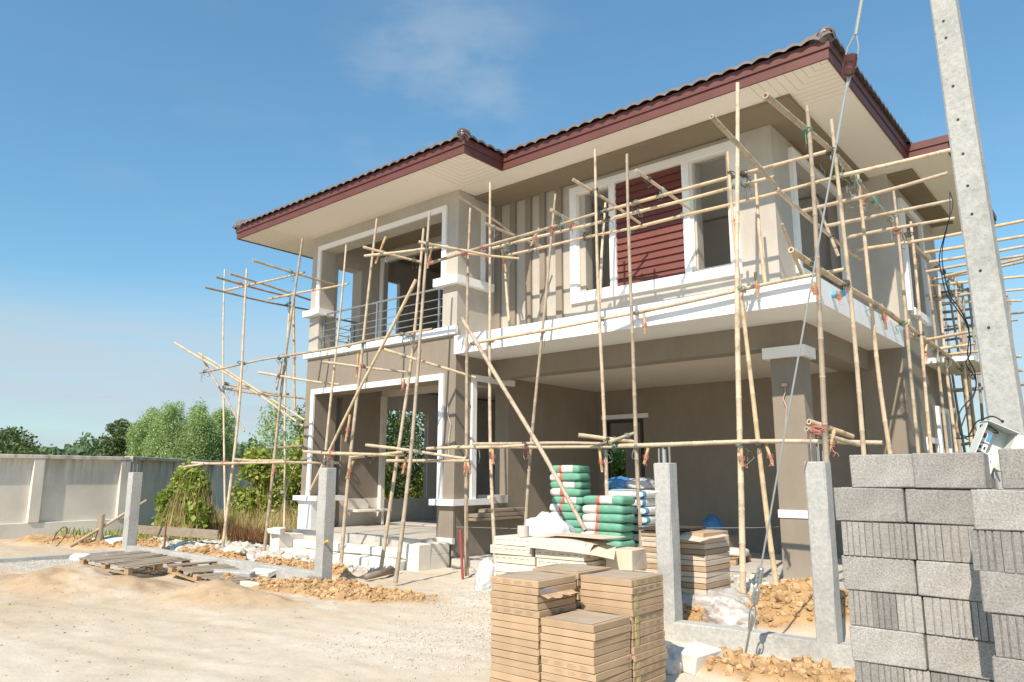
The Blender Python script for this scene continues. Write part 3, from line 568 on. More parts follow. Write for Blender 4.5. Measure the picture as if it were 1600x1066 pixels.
rocks('soil_clods', 17000, lambda x, y: np.clip(SOIL_F(x, y) + SOIL_B(x, y) + SOIL_R(x, y), 0, 1), (-20, -1.0, 5.5, 10), .004, .042, M_['r_soil'], 'orange clods of dug soil along the footing', 'soil', 4.2, 0.9)
rocks('soil_lumps', 420, lambda x, y: np.clip(SOIL_F(x, y) + SOIL_B(x, y) + SOIL_R(x, y), 0, 1), (-20, -1.0, 5.5, 10), .025, .075, M_['r_soil'], 'bigger lumps of dug orange soil along the footing', 'soil', 2.6, 0.8)
rocks('sand_grit', 2200, lambda x, y: np.ones_like(x) * .7, (-15, -3.2, 2.2, 7), .003, .013, M_['r_soil'], 'small bits of grit scattered on the sand', 'grit', 3.0)
# ---------------------------------------------------------------- house
H = empty('house', (-9.3, 12.5, 0), 'two storey taupe house under construction with red brown eaves and white window frames', 'house')
def cellwall(ax, p0, p1, u0, u1, z0, z1, holes, mb):
    """wall slab, thickness p0..p1 along y (ax='x': u is x) or along x (ax='y': u is y); holes = (ua,ub,za,zb)"""
    us = sorted({u0, u1} | {v for h in holes for v in h[:2] if u0 < v < u1}); zs = sorted({z0, z1} | {v for h in holes for v in h[2:] if z0 < v < z1})
    nu, nz = len(us) - 1, len(zs) - 1
    def solid(i, j):
        if not (0 <= i < nu and 0 <= j < nz): return False
        uc, zc = (us[i] + us[i + 1]) / 2, (zs[j] + zs[j + 1]) / 2
        return not any(h[0] < uc < h[1] and h[2] < zc < h[3] for h in holes)
    def P(p, u, z): return (u, p, z) if ax == 'x' else (p, u, z)
    def quad(*pts): mb.add([P(*q) for q in pts], [(0, 1, 2, 3)])
    for i in range(nu):
        for j in range(nz):
            if not solid(i, j): continue
            a, b, c, d = us[i], us[i + 1], zs[j], zs[j + 1]
            quad((p0, a, c), (p0, b, c), (p0, b, d), (p0, a, d)); quad((p1, a, c), (p1, a, d), (p1, b, d), (p1, b, c))
            if not solid(i - 1, j): quad((p0, a, c), (p0, a, d), (p1, a, d), (p1, a, c))
            if not solid(i + 1, j): quad((p0, b, c), (p1, b, c), (p1, b, d), (p0, b, d))
            if not solid(i, j - 1): quad((p0, a, c), (p1, a, c), (p1, b, c), (p0, b, c))
            if not solid(i, j + 1): quad((p0, a, d), (p0, b, d), (p1, b, d), (p1, a, d))
    return mb
def wall(mat, *walls, label=None, name='wall'):
    for w in walls: o = cellwall(*w, MB()).build(name, mat, H, label=label)
    return o
XL, XR, YF = -14.73, -9.87, 10.0     # wing
# lower wing front: opening from pillar to pillar
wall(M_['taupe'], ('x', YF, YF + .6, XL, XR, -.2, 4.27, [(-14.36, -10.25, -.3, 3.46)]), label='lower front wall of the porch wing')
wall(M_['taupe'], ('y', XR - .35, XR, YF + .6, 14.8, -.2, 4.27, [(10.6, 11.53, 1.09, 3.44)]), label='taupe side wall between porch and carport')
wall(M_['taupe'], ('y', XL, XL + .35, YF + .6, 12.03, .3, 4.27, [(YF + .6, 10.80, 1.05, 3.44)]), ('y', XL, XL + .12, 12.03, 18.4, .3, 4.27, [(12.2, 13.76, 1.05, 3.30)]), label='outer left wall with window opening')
# rear and inner walls
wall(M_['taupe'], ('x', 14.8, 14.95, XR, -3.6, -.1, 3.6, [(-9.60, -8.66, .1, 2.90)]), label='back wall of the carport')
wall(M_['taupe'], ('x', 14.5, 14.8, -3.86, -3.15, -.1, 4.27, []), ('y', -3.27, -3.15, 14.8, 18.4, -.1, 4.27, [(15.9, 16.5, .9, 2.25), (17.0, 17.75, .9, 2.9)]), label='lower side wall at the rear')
wall(M_['plaster'], ('x', 18.4, 18.55, XL, -3.15, .0, 7.2, [(-12.02, -11.35, 1.6, 2.42), (-6.5, -5.2, 1.2, 2.6)]), label='grey rear wall')
# upper wing
wall(M_['taupe_light'], ('x', YF + .004, YF + .4, XL, XR, 4.27, 7.235, [(-14.36, -10.27, 4.46, 6.86)]), label='upper front wall of the balcony wing')
wall(M_['taupe_light'], ('y', XR - .3, XR, YF + .4, 11.14, 4.27, 7.235, [(10.75, 11.05, 5.5, 6.86)]), ('y', XL, XL + .35, YF + .4, 11.75, 4.27, 7.235, [(10.5, 11.2, 4.62, 6.62)]),
     ('y', XL, XL + .12, 11.75, 18.4, 4.27, 7.235, [(12.15, 12.65, 5.15, 6.63)]), label='upper side walls of the wing')
wall(M_['taupe_light'], ('x', 11.75, 11.9, XL + .35, XR - .3, 4.27, 7.235, [(-14.2, -11.2, 4.30, 6.95)]), label='balcony back wall with wide doorway')
# upper main block
wall(M_['taupe_light'], ('x', 11.14, 11.36, XR - .15, -4.02, 4.2, 7.235, [(-7.63, -7.09, 5.0, 6.93), (-6.93, -5.58, 5.0, 6.93), (-5.36, -4.77, 5.0, 6.93)]), label='pale taupe upper wall with triple window')
wall(M_['taupe_light'], ('y', -4.24, -4.02, 11.36, 14.6, 4.2, 7.235, [(12.15, 14.60 - .06, 4.98, 6.92)]), ('x', 14.6, 14.82, -4.24, -3.15, 4.27, 7.235, []), ('y', -3.4, -3.15, 14.82, 18.4, 4.27, 7.235, [(15.55, 16.9, 4.85, 6.8)]), label='upper side walls beside the scaffold')
wall(M_['plaster'], ('x', 14.85, 14.95, XR - .3, -3.5, 4.3, 7.2, []), ('y', -8.4, -8.28, 11.36, 14.85, 4.3, 7.2, []), label='inner partition upstairs')
# beams, slabs
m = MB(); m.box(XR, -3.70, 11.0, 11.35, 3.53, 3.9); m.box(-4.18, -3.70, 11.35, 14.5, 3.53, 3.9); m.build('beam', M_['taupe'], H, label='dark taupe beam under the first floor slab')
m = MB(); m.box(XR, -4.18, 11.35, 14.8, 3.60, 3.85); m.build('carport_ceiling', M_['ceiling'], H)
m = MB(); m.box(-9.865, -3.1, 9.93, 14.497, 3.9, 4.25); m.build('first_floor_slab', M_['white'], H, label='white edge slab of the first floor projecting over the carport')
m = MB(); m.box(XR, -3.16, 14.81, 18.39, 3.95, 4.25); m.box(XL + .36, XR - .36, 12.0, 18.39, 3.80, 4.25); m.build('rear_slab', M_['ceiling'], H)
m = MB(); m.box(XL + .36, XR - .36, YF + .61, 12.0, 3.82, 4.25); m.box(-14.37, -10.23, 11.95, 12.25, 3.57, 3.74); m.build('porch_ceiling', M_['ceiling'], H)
m = MB(); m.box(-14.34, -10.2, YF + .45, 18.3, 4.253, 4.44); m.build('balcony_floor', M_['mortar'], H)
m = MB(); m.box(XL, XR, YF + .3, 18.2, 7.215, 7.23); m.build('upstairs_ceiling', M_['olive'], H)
# column
col_ = MB(); col_.box(-4.20, -3.73, 11.003, 11.347, -.1, 3.53); co = col_.build('column', M_['taupe'], H, label='square taupe column holding up the slab at the carport corner')
m = MB(); m.box(-4.29, -3.66, 10.93, 11.42, 3.36, 3.527); m.build('column_cap', M_['white'], co); m = MB(); m.box(-4.215, -3.715, 10.985, 11.36, 1.03, 1.14); m.build('column_trim', M_['white'], co)
m = MB(); m.box(-4.21, -3.72, 10.99, 11.36, -.1, .17); m.build('column_base', M_['aac'], co)
# white band and pillar trims
m = MB(); m.box(XL - .09, XR + .03, YF - .07, YF + .003, 4.30, 4.46); m.box(XL - .09, XL - .002, YF + .004, 12.2, 4.30, 4.46); m.build('floor_band', M_['white'], H, label='white band between the two storeys of the wing')
m = MB(); m.box(XL - .12, -14.2, YF - .13, YF + .3, 5.29, 5.43); m.build('ledge', M_['white'], H)
m = MB(); m.box(-10.42, XR + .12, YF - .13, 10.95, 5.29, 5.45); m.build('ledge', M_['white'], H)
# upper pillar cap details are the ledges; lower plinths
m = MB(); m.box(XL - .02, -14.26, YF - .03, YF + .62, .40, 1.075); m.build('plinth', M_['white'], H, label='white plinth under the left porch pillar')
m = MB(); m.box(XL - .12, -13.96, YF - .12, YF + .66, 1.078, 1.18); m.build('ledge', M_['white'], H)
m = MB(); m.box(-10.41, XR + .10, YF - .12, 10.88, 1.078, 1.19); m.build('ledge', M_['white'], H)
m = MB(); m.box(-10.29, XR + .012, YF - .025, YF + .02, .50, 1.075); m.build('plinth', M_['taupe'], H)
m = MB(); m.box(-10.29, XR + .02, YF - .05, YF + .02, .39, .498); m.build('plinth_base', M_['aac'], H)
# white frames around openings
def frame(x0, x1, z0, z1, w, y, t, legs=True, bottom=False):
    m = MB(); m.box(x0, x1, y - t, y + .003, z1 - w, z1)
    if legs: m.box(x0, x0 + w, y - t, y + .003, z0, z1 - w); m.box(x1 - w, x1, y - t, y + .003, z0, z1 - w)
    if bottom: m.box(x0 + w, x1 - w, y - t, y + .003, z0, z0 + w)
    return m
frame(-14.47, -10.17, 1.18, 3.56, .115, YF, .045).build('opening_frame', M_['white'], H, label='white frame around the porch opening')
frame(-14.47, -10.17, 5.43, 6.97, .115, YF, .045).build('opening_frame', M_['white'], H, label='white frame around the balcony opening')
m = MB(); m.box(XR - .002, XR + .045, 10.42, 10.55, 1.19, 3.56); m.box(XR - .002, XR + .045, 10.552, 11.7, 3.44, 3.56); m.build('opening_frame', M_['white'], H, label='white frame of the small side opening')
m = MB(); m.box(XR - .002, XR + .045, 10.66, 10.76, 5.45, 6.97); m.build('opening_frame', M_['white'], H)
m = MB(); m.box(XR - .33, XR + .004, 11.0, 11.53, 1.092, 1.25); m.build('parapet_block', M_['aac'], H)
m = frame(-14.3, -11.1, 4.5, 7.05, .12, 11.75, .04); m.build('door_frame', M_['white'], H, label='white frame of the balcony doorway')
m = MB(); m.box(-9.75, -8.50, 14.76, 14.803, 2.93, 3.03); m.build('lintel_trim', M_['white'], H)
m = MB(); m.box(-9.62, -9.57, 14.76, 14.86, .1, 2.9); m.box(-8.70, -8.64, 14.76, 14.86, .1, 2.9); m.box(-9.57, -8.70, 14.76, 14.86, 2.84, 2.9); m.build('door_frame', M_['frame_dark'], H, label='dark door frame in the carport back wall')
# inner left return wall lower part unpainted
m = MB(); m.box(XL + .348, XL + .356, 10.82, 12.03, .48, 1.1); m.build('unpainted_base', M_['aac'], H)
m = MB(); m.box(XL + .30, XL + .46, 11.94, 12.06, .5, 3.56); m.build('bare_edge', M_['aac'], H)
cellwall('y', XL + .121, XL + .14, 12.07, 18.3, .5, 3.79, [(12.2, 13.76, 1.05, 3.30)], MB()).build('inner_plaster', M_['plaster'], H, label='bare grey plaster inside the front room')
# triple window
W = MB()
for a, b_, c, d in ((-7.95, -4.60, 6.94, 7.08), (-7.95, -4.60, 4.80, 4.965), (-7.95, -7.80, 4.965, 6.94), (-7.05, -6.93, 4.965, 6.94), (-5.58, -5.45, 4.965, 6.94), (-4.75, -4.60, 4.965, 6.94)): W.box(a, b_, 11.08, 11.143, c, d)
wf = W.build('window_frame', M_['white'], H, label='white surround of the triple window')
m = MB()
for a, b_ in ((-7.80, -7.05), (-5.45, -4.75)):
    m = MB()
    m.box(a, a + .055, 11.10, 11.18, 4.965, 6.94) if a < -7 else m.box(a, a + .06, 11.10, 11.18, 4.965, 6.94)
    m.box(b_ - .03, b_, 11.10, 11.18, 4.965, 6.94); m.box(a + .06, b_ - .03, 11.10, 11.18, 6.90, 6.94); m.box(a + .06, b_ - .03, 11.10, 11.18, 4.965, 5.0)
    m.build('window_lining', M_['aac'], wf)
m = MB()
n = 15
for i in range(n):
    z = 4.97 + i * (1.97 / n); h = 1.97 / n
    m.add([(-6.93, 11.105, z), (-5.58, 11.105, z), (-5.58, 11.135, z + h - .012), (-6.93, 11.135, z + h - .012), (-6.93, 11.16, z), (-5.58, 11.16, z), (-5.58, 11.16, z + h - .012), (-6.93, 11.16, z + h - .012)],
          [(0, 1, 2, 3), (3, 2, 6, 7), (0, 4, 5, 1), (4, 7, 6, 5), (0, 3, 7, 4), (1, 5, 6, 2)])
m.build('louver_panel', M_['louver'], wf, label='red brown horizontal board panel')
# side window frames
m = MB(); x = -4.02
m.box(x - .003, x + .07, 11.88, 12.02, 4.87, 7.04); m.box(x - .003, x + .07, 14.4, 14.59, 4.87, 7.04); m.box(x - .003, x + .07, 12.02, 14.4, 6.92, 7.04); m.box(x - .003, x + .07, 12.02, 14.4, 4.87, 4.99); m.build('window_frame', M_['white'], H, label='white frame of the upper side window')
m = MB(); x = -3.15
m.box(x - .003, x + .07, 15.3, 15.5, 4.72, 6.95); m.box(x - .003, x + .07, 16.9, 17.05, 4.72, 6.95); m.box(x - .003, x + .07, 15.5, 16.9, 6.8, 6.95); m.box(x - .003, x + .09, 15.5, 16.9, 4.66, 4.8); m.build('window_frame', M_['white'], H, label='white frame of the rear upper side window')
m = MB(); m.box(x - .003, x + .06, 15.78, 15.9, .9, 2.36); m.box(x - .003, x + .06, 16.5, 16.62, .9, 2.36); m.box(x - .003, x + .06, 15.9, 16.5, 2.25, 2.36); m.build('window_frame', M_['white'], H, label='white frame of a small lower side window')
m = MB(); m.box(x - .003, x + .06, 16.85, 17.0, .9, 3.02); m.box(x - .003, x + .06, 17.75, 17.9, .9, 3.02); m.box(x - .003, x + .06, 17.0, 17.75, 2.9, 3.02); m.build('window_frame', M_['white'], H, label='white frame of the tall lower side window')
m = MB(); m.box(-3.15, -2.3, 16.2, 18.3, 3.80, 3.92); m.build('canopy', M_['white'], H, label='small white canopy over the rear side windows')
# fins
for a, b_ in ((-9.865, -9.72), (-9.455, -9.317), (-9.045, -8.912), (-8.685, -8.556), (-8.291, -8.15)):
    m = MB(); m.box(a, b_, 11.075, 11.142, 4.25, 7.198); m.build('wall_fin', M_['taupe'], H)
# olive band under soffit
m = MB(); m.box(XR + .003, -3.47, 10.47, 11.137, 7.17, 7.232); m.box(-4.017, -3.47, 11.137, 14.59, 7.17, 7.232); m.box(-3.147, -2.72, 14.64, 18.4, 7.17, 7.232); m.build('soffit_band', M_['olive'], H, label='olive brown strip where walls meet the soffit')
# soffit and fascia
EY, EX = 8.81, -16.14
outline = [(EX, EY), (-8.58, EY), (-8.58, 9.83), (-2.70, 9.83), (-2.70, 14.15), (-2.05, 14.15), (-2.05, 19.4), (EX, 19.4)]
m = MB(); m.prism([(EX + .02, EY + .02), (-8.60, EY + .02), (-8.60, 9.85), (-2.72, 9.85), (-2.72, 14.17), (-2.07, 14.17), (-2.07, 19.38), (EX + .02, 19.38)], 7.235, 7.26); m.build('soffit', M_['soffit'], H)
def strip(pts, off0, off1, z0, z1, mb):
    n = len(pts)
    def offs(d):
        r = []
        for i in range(n):
            p0, p1, p2 = (Vector(pts[i - 1]), Vector(pts[i]), Vector(pts[(i + 1) % n])); a = (p1 - p0).normalized(); b = (p2 - p1).normalized()
            na = Vector((a.y, -a.x)); nb = Vector((b.y, -b.x)); r.append(p1 + (na + nb) * d / (1 + na.dot(nb)))
        return r
    A, B = offs(off0), offs(off1)
    vs = [(p.x, p.y, z) for z in (z0, z1) for p in A] + [(p.x, p.y, z) for z in (z0, z1) for p in B]
    fs = []
    for i in range(n):
        j = (i + 1) % n
        fs += [(2 * n + i, 2 * n + j, 3 * n + j, 3 * n + i), (j, i, n + i, n + j), (i, j, 2 * n + j, 2 * n + i), (n + j, n + i, 3 * n + i, 3 * n + j)]
    return mb.add(vs, fs)
m = MB(); strip(outline, -.02, .012, 7.215, 7.36, m); strip(outline, -.02, .034, 7.362, 7.49, m); m.build('fascia', M_['fascia'], H, label='red brown double fascia board round the eaves')
# soffit vent grooves at the corners
m = MB()
def vents(cx, cy, sx, sy, L=1.25):
    for k in range(9):
        t = .12 + k * .125
        m.tube([(cx + sx * t, cy + sy * t, 7.2345), (cx + sx * t, cy + sy * .05, 7.2345)], .004, 4) if False else None
        m.box(min(cx + sx * t, cx + sx * t + .006), max(cx + sx * t, cx + sx * t + .006), min(cy + sy * .03, cy + sy * t), max(cy + sy * .03, cy + sy * t), 7.2335, 7.2352)
        m.box(min(cx + sx * .03, cx + sx * t), max(cx + sx * .03, cx + sx * t), min(cy + sy * t, cy + sy * t + .006), max(cy + sy * t, cy + sy * t + .006), 7.2335, 7.2352)
vents(-8.60, 8.83, -1, 1); vents(-2.72, 9.85, -1, 1); vents(-16.12, 8.83, 1, 1)
m.build('soffit_vent', M_['groove'], H)
# corrugated hip roofs
SL = math.tan(R(24))
def roof(x0, x1, y0, y1, z):
    mb = MB(); W_, D = x1 - x0, y1 - y0; hm = min(W_, D) / 2
    sides = [((x0, y0), (1, 0), (0, 1), W_), ((x1, y0), (0, 1), (-1, 0), D), ((x1, y1), (-1, 0), (0, -1), W_), ((x0, y1), (0, -1), (1, 0), D)]
    st = .035
    for (ox, oy), (ux, uy), (vx, vy), L in sides:
        nu = int(L / st); rows = [0]; v = 0
        while v < hm - .3: v += .33; rows.append(min(v, hm))
        if rows[-1] < hm: rows.append(hm)
        for r_i in range(len(rows) - 1):
            va, vb = rows[r_i], rows[r_i + 1] + .0
            ring = []
            for i in range(nu + 1):
                u = L * i / nu; w = .048 * (abs(math.cos(math.pi * u / .235)) ** .8)
                lim = min(u, L - u)
                a_, b_ = min(va, lim), min(vb, lim)
                ring.append([(ox + ux * u + vx * a_, oy + uy * u + vy * a_, z + a_ * SL + w + .045), (ox + ux * u + vx * b_, oy + uy * u + vy * b_, z + b_ * SL + w + .004), (ox + ux * u + vx * a_, oy + uy * u + vy * a_, z + a_ * SL + w + .004)])
            base = len(mb.v); vs = [p for q in ring for p in q]; fs = []
            for i in range(nu):
                A_ = i * 3; B_ = (i + 1) * 3
                fs.append((A_, B_, B_ + 1, A_ + 1)); fs.append((A_ + 2, B_ + 2, B_, A_))
            mb.add(vs, fs)
    return mb
e = .10
rm = roof(EX - e, -8.58 + e, EY - e, 19.5, 7.46); rm2 = roof(-13.0, -2.70 + e, 9.83 - e, 18.5, 7.463); rm3 = roof(-11.5, -2.05 + .03, 14.15 + .0, 19.5, 7.40)
for q in (rm2, rm3): rm.add(q.v, q.f)
rf = rm.build('roof', M_['tile'], H, smooth=False, label='dark grey brown wavy roof tiles')
m = MB()
def hipcap(x, y, dx, dy, L):
    pts = []; rad = []
    k = int(L / .33)
    for i in range(k + 1):
        t = i * .33; pts += [(x + dx * t, y + dy * t, 7.50 + t * SL + .035), (x + dx * (t + .32), y + dy * (t + .32), 7.50 + (t + .32) * SL + .02)]; rad += [.115, .095]
    m.tube(pts, rad, 12)
hipcap(-8.55, EY - .03, -1, 1, 3.3); hipcap(-2.67, 9.79, -1, 1, 3.8); hipcap(EX + .03, EY - .05, 1, 1, 3.3); 
m.build('ridge_cap', M_['tile'], rf, smooth=True)
def knob(x, y, z):
    mb = MB(); n = 14
    vs = []; fs = []
    for i in range(8):
        th = math.pi * .5 * i / 7
        for k in range(n): ph = 2 * math.pi * k / n; vs.append((x + .115 * math.cos(th) * math.cos(ph), y + .115 * math.cos(th) * math.sin(ph), z + .115 * math.sin(th)))
    for i in range(7):
        for k in range(n): fs.append((i * n + k, i * n + (k + 1) % n, (i + 1) * n + (k + 1) % n, (i + 1) * n + k))
    fs.append(tuple(range(n))[::-1])
    mb.add(vs, fs); mb.tube([(x, y, z - .06), (x, y, z + .01)], [.10, .115], 14); mb.build('hip_knob', M_['knob'], rf, smooth=True)
knob(-8.60, EY - .01, 7.56); knob(-2.72, 9.84, 7.56)
# balcony railing
rl = MB()
for x in (-14.27, -12.38, -10.46): rl.box(x - .02, x + .02, 10.08, 10.12, 4.45, 5.31)
for y in (11.1,): rl.box(-14.5, -14.46, y - .02, y + .02, 4.45, 5.31)
for i, z in enumerate((5.32, 5.10, 4.93, 4.79, 4.655)):
    r_ = .022 if i == 0 else .011
    rl.tube([(-14.36, 10.10, z), (-10.27, 10.10, z)], r_, 8); rl.tube([(-14.48, 10.42, z), (-14.48, 11.18, z)], r_, 8)
rl.build('balcony_railing', M_['steel'], H, label='grey steel balcony railing with thin horizontal rods')
# porch floor and steps
m = MB(); m.box(-14.36, -10.235, 9.55, 12.3, -.1, .48); m.box(-14.6, -10.22, 12.3, 18.3, -.1, .50); m.build('porch_floor', M_['mortar'], H, label='rough screeded porch floor')
m = MB(); rr = random.Random(4)
for z0, z1, y0 in ((-.15, .15, 8.95), (.15, .315, 9.25)):
    x = -13.84
    while x < -10.26:
        w = rr.uniform(.5, .62); x2 = min(x + w, -10.25); m.bbox(x, x2 - .006, y0 + rr.uniform(0, .02), 9.55, z0, z1 - rr.uniform(0, .012), .018, jit=.01, rnd=rr); x = x2
m.build('steps', M_['aac'], H, label='rough white block steps up to the porch')
m = MB(); m.bbox(-10.245, -9.90, 9.18, 9.47, -.2, .43, .012, jit=.008, rnd=rr); m.bbox(-10.245, -9.90, 9.475, 9.945, -.2, .23, .008, jit=.004, rnd=rr); m.bbox(-10.245, -9.905, 9.475, 9.945, .232, .425, .008, jit=.004, rnd=rr); m.build('step_cheek', M_['aac'], H, label='white block cheek wall right of the steps')
m = MB(); m.bbox(-14.2, -13.86, 8.95, 9.3, -.2, .43, .012, jit=.008, rnd=rr); m.bbox(-14.2, -13.86, 9.305, 9.96, -.2, .42, .01, jit=.004, rnd=rr); m.build('step_cheek', M_['aac'], H, label='white block cheek wall left of the steps')
m = MB(); m.prism([(-9.8, 9.9), (-3.3, 9.9), (-3.3, 14.6), (-9.8, 14.7)], -.1, .15); m.build('carport_floor', M_['mortar'], H, label='pale dusty carport floor')
# twine hanging on the column and pillar, blue pipe stub on slab
m = MB(); m.tube([(-3.12, 10.55, 4.10), (-2.93, 10.5, 4.09)], .045, 12); m.build('pipe_stub', M_['pvc'], H, label='blue pipe stub sticking out of the slab edge')
# ---------------------------------------------------------------- bamboo scaffolds
SC = {
 'wing': empty('bamboo_scaffold', (-11.5, 8.4, 0), 'thin bamboo pole scaffold around the balcony wing on the left, poles tied with red twine', 'scaffold', None),
 'front': empty('bamboo_scaffold', (-6, 9.0, 0), 'bamboo pole scaffold in front of the triple window and carport', 'scaffold', None),
 'side': empty('bamboo_scaffold', (-2.6, 11, 0), 'bamboo pole scaffold along the right side wall behind the grey blocks and concrete pole', 'scaffold', None),
 'rear': empty('bamboo_scaffold', (-2.8, 20, 0), 'distant darker bamboo scaffold grid behind the rear corner of the house', 'scaffold', None)}
prng = random.Random(77)
def bamboo_mesh(a, b, r, kind):
    a, b = Vector(a), Vector(b); L = (b - a).length; d = (b - a) / L; s1 = d.orthogonal().normalized(); s2 = d.cross(s1)
    mb = MB(); pts = []; rad = []; mi = []
    amp = min(.06, L * .0105); ph = [prng.uniform(0, 6.28) for _ in range(4)]
    def P(t): return a + d * (L * t) + s1 * amp * (math.sin(math.pi * t * 1.0 + 0) * math.sin(ph[0]) + .35 * math.sin(5 * t + ph[1]) * math.sin(math.pi * t)) + s2 * amp * (.5 * math.sin(math.pi * t) * math.sin(ph[2]) + .3 * math.sin(4 * t + ph[3]) * math.sin(math.pi * t))
    # thick end: b for uprights (base)
    r0, r1 = (r * .72, r * 1.1) if kind in ('upright',) else (r * 1.05, r * .85)
    R_ = lambda t: r0 + (r1 - r0) * t
    node = .40 + prng.uniform(-.05, .10); t0 = 0; t = prng.uniform(.05, .2) / L
    n = 8
    pts.append(P(0)); rad.append(R_(0))
    marks = []
    while t < 1 - .02 / L:
        e = .010 / L
        for dt, k in ((-e * 1.8, 1.0), (-e * .45, 1.11), (e * .45, 1.11), (e * 1.8, 1.0)):
            if 0 < t + dt < 1: pts.append(P(t + dt)); rad.append(R_(t + dt) * k); 
        marks.append(len(pts) - 3); t += node * prng.uniform(.85, 1.15) / L
    pts.append(P(1)); rad.append(R_(1))
    f0 = len(mb.f); mb.tube(pts, rad, n, caps=False)
    for mk in marks:
        for k in range(n):
            i = f0 + mk * n + k
            if 0 <= i < len(mb.m): mb.m[i] = 1
    # flat ends; a dark centre disc paints the shade of the hollow
    for e_, q in ((0, 0), (1, len(pts) - 1)):
        c = P(e_); mb.mi = 0; base = len(mb.v)
        ring = [mb.v[q * n + k] for k in range(n)]; inner = [tuple(Vector(p) * .55 + c * .45) for p in ring]
        mb.add(ring + inner, [(k, (k + 1) % n, n + (k + 1) % n, n + k) if e_ == 1 else (k, n + k, n + (k + 1) % n, (k + 1) % n) for k in range(n)])
        mb.mi = 2; mb.add(inner, [tuple(range(n)) if e_ == 1 else tuple(range(n))[::-1]]); mb.mi = 0
    return mb
placed = {k: [] for k in SC}
KN = {'upright': 'upright_pole', 'rail': 'rail_pole', 'crosspole': 'cross_pole', 'brace': 'brace_pole', 'stub': 'bamboo_peg'}
for g_, kind, a, b, r in POLES:
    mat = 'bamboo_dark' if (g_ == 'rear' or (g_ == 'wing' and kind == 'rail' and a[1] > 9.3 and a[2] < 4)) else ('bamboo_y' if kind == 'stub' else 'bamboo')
    rr_ = r * (.93 if kind != 'stub' else 1.0)
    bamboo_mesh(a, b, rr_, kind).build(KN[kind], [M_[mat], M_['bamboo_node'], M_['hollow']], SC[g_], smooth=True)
    placed[g_].append((kind, Vector(a), Vector(b), r))
def closest(a0, a1, b0, b1):
    u, v, w = a1 - a0, b1 - b0, a0 - b0; A, B, Cc, D, E_ = u.dot(u), u.dot(v), v.dot(v), u.dot(w), v.dot(w); den = A * Cc - B * B
    if abs(den) < 1e-8: return None
    s = (B * E_ - Cc * D) / den; t = (A * E_ - B * D) / den
    if not (0 <= s <= 1 and 0 <= t <= 1): return None
    return s, t, a0 + u * s, b0 + v * t
def lashing(p, q, da, db, r, tw):
    mb = MB(); c = (p + q) / 2; x1 = (da + db).normalized(); nrm = da.cross(db).normalized(); gap = (p - q).length
    for axd in (x1, (da - db).normalized()):
        w = nrm; side = axd.cross(nrm).normalized(); rr_ = max(r * 1.25, .032)
        pts = []
        for i in range(22):
            an = 2 * math.pi * i / 10.5; pts.append(c + nrm * math.cos(an) * (r * 1.15 + gap * .5) + side * math.sin(an) * rr_ + axd * (i - 11) * .0018)
        mb.tube(pts, .005, 5)
    for k in range(prng.choice((1, 2, 2, 3))):
        L = prng.uniform(.08, .28); o = Vector((prng.uniform(-1, 1), prng.uniform(-1, 1), 0)).normalized(); s0 = c + nrm * (-r) + Vector((0, 0, -.01)); curl = prng.uniform(-1, 1)
        pts = [s0 + o * (.10 * math.sin(i / 6 * 2.6) * L / .2 + .02 * math.sin(i * 1.9 + curl * 3)) + Vector((0, 0, -L * (i / 6) ** 1.4 + .02 * math.cos(i * 2.2 + curl))) for i in range(7)]
        mb.tube(pts, .0042, 5)
    return mb
nl = 0
for g_ in SC:
    up = [q for q in placed[g_] if q[0] in ('upright', 'brace')]; ot = [q for q in placed[g_] if q[0] in ('rail', 'crosspole')]; done = []
    cnt = 0
    for U_ in up + [q for q in ot if q[0] == 'crosspole']:
        for O_ in ot:
            if U_ is O_ or (U_[0] == 'crosspole' and O_[0] == 'crosspole'): continue
            res = closest(U_[1], U_[2], O_[1], O_[2])
            if not res: continue
            s, t, p, q = res
            if (p - q).length > .55 or any((p - k).length < .09 for k in done): continue
            done.append(p)
            if (p - q).length > .16: p = q + (p - q) * .1
            if cnt >= 70: continue
            cnt += 1
            mb = lashing(p, q, (U_[2] - U_[1]).normalized(), (O_[2] - O_[1]).normalized(), max(U_[3], O_[3]), None)
            tw = prng.choices(['twine_grey', 'twine_dark', 'twine_green', 'twine_red'], [5, 4, 1.2, .8])[0]
            mb.build('rope_lashing', M_[tw], SC[g_])
    for st in [q for q in placed[g_] if q[0] == 'stub'][:25]:
        mb = MB(); c = st[1] * .45 + st[2] * .55
        for h in (-.02, 0, .02): mb.tube([c + Vector((math.cos(a) * .040, math.sin(a) * .040, h + .004 * math.sin(3 * a))) for a in [i * .6 for i in range(12)]], .0042, 5)
        for k in range(2): mb.tube([c + Vector((.03, -.035, 0)) + Vector((prng.uniform(-.05, .08) * i / 4, -.02 * i / 4, -.13 * (i / 4))) for i in range(5)], .0035, 5)
        mb.build('red_tie', M_['twine_red'], SC[g_])
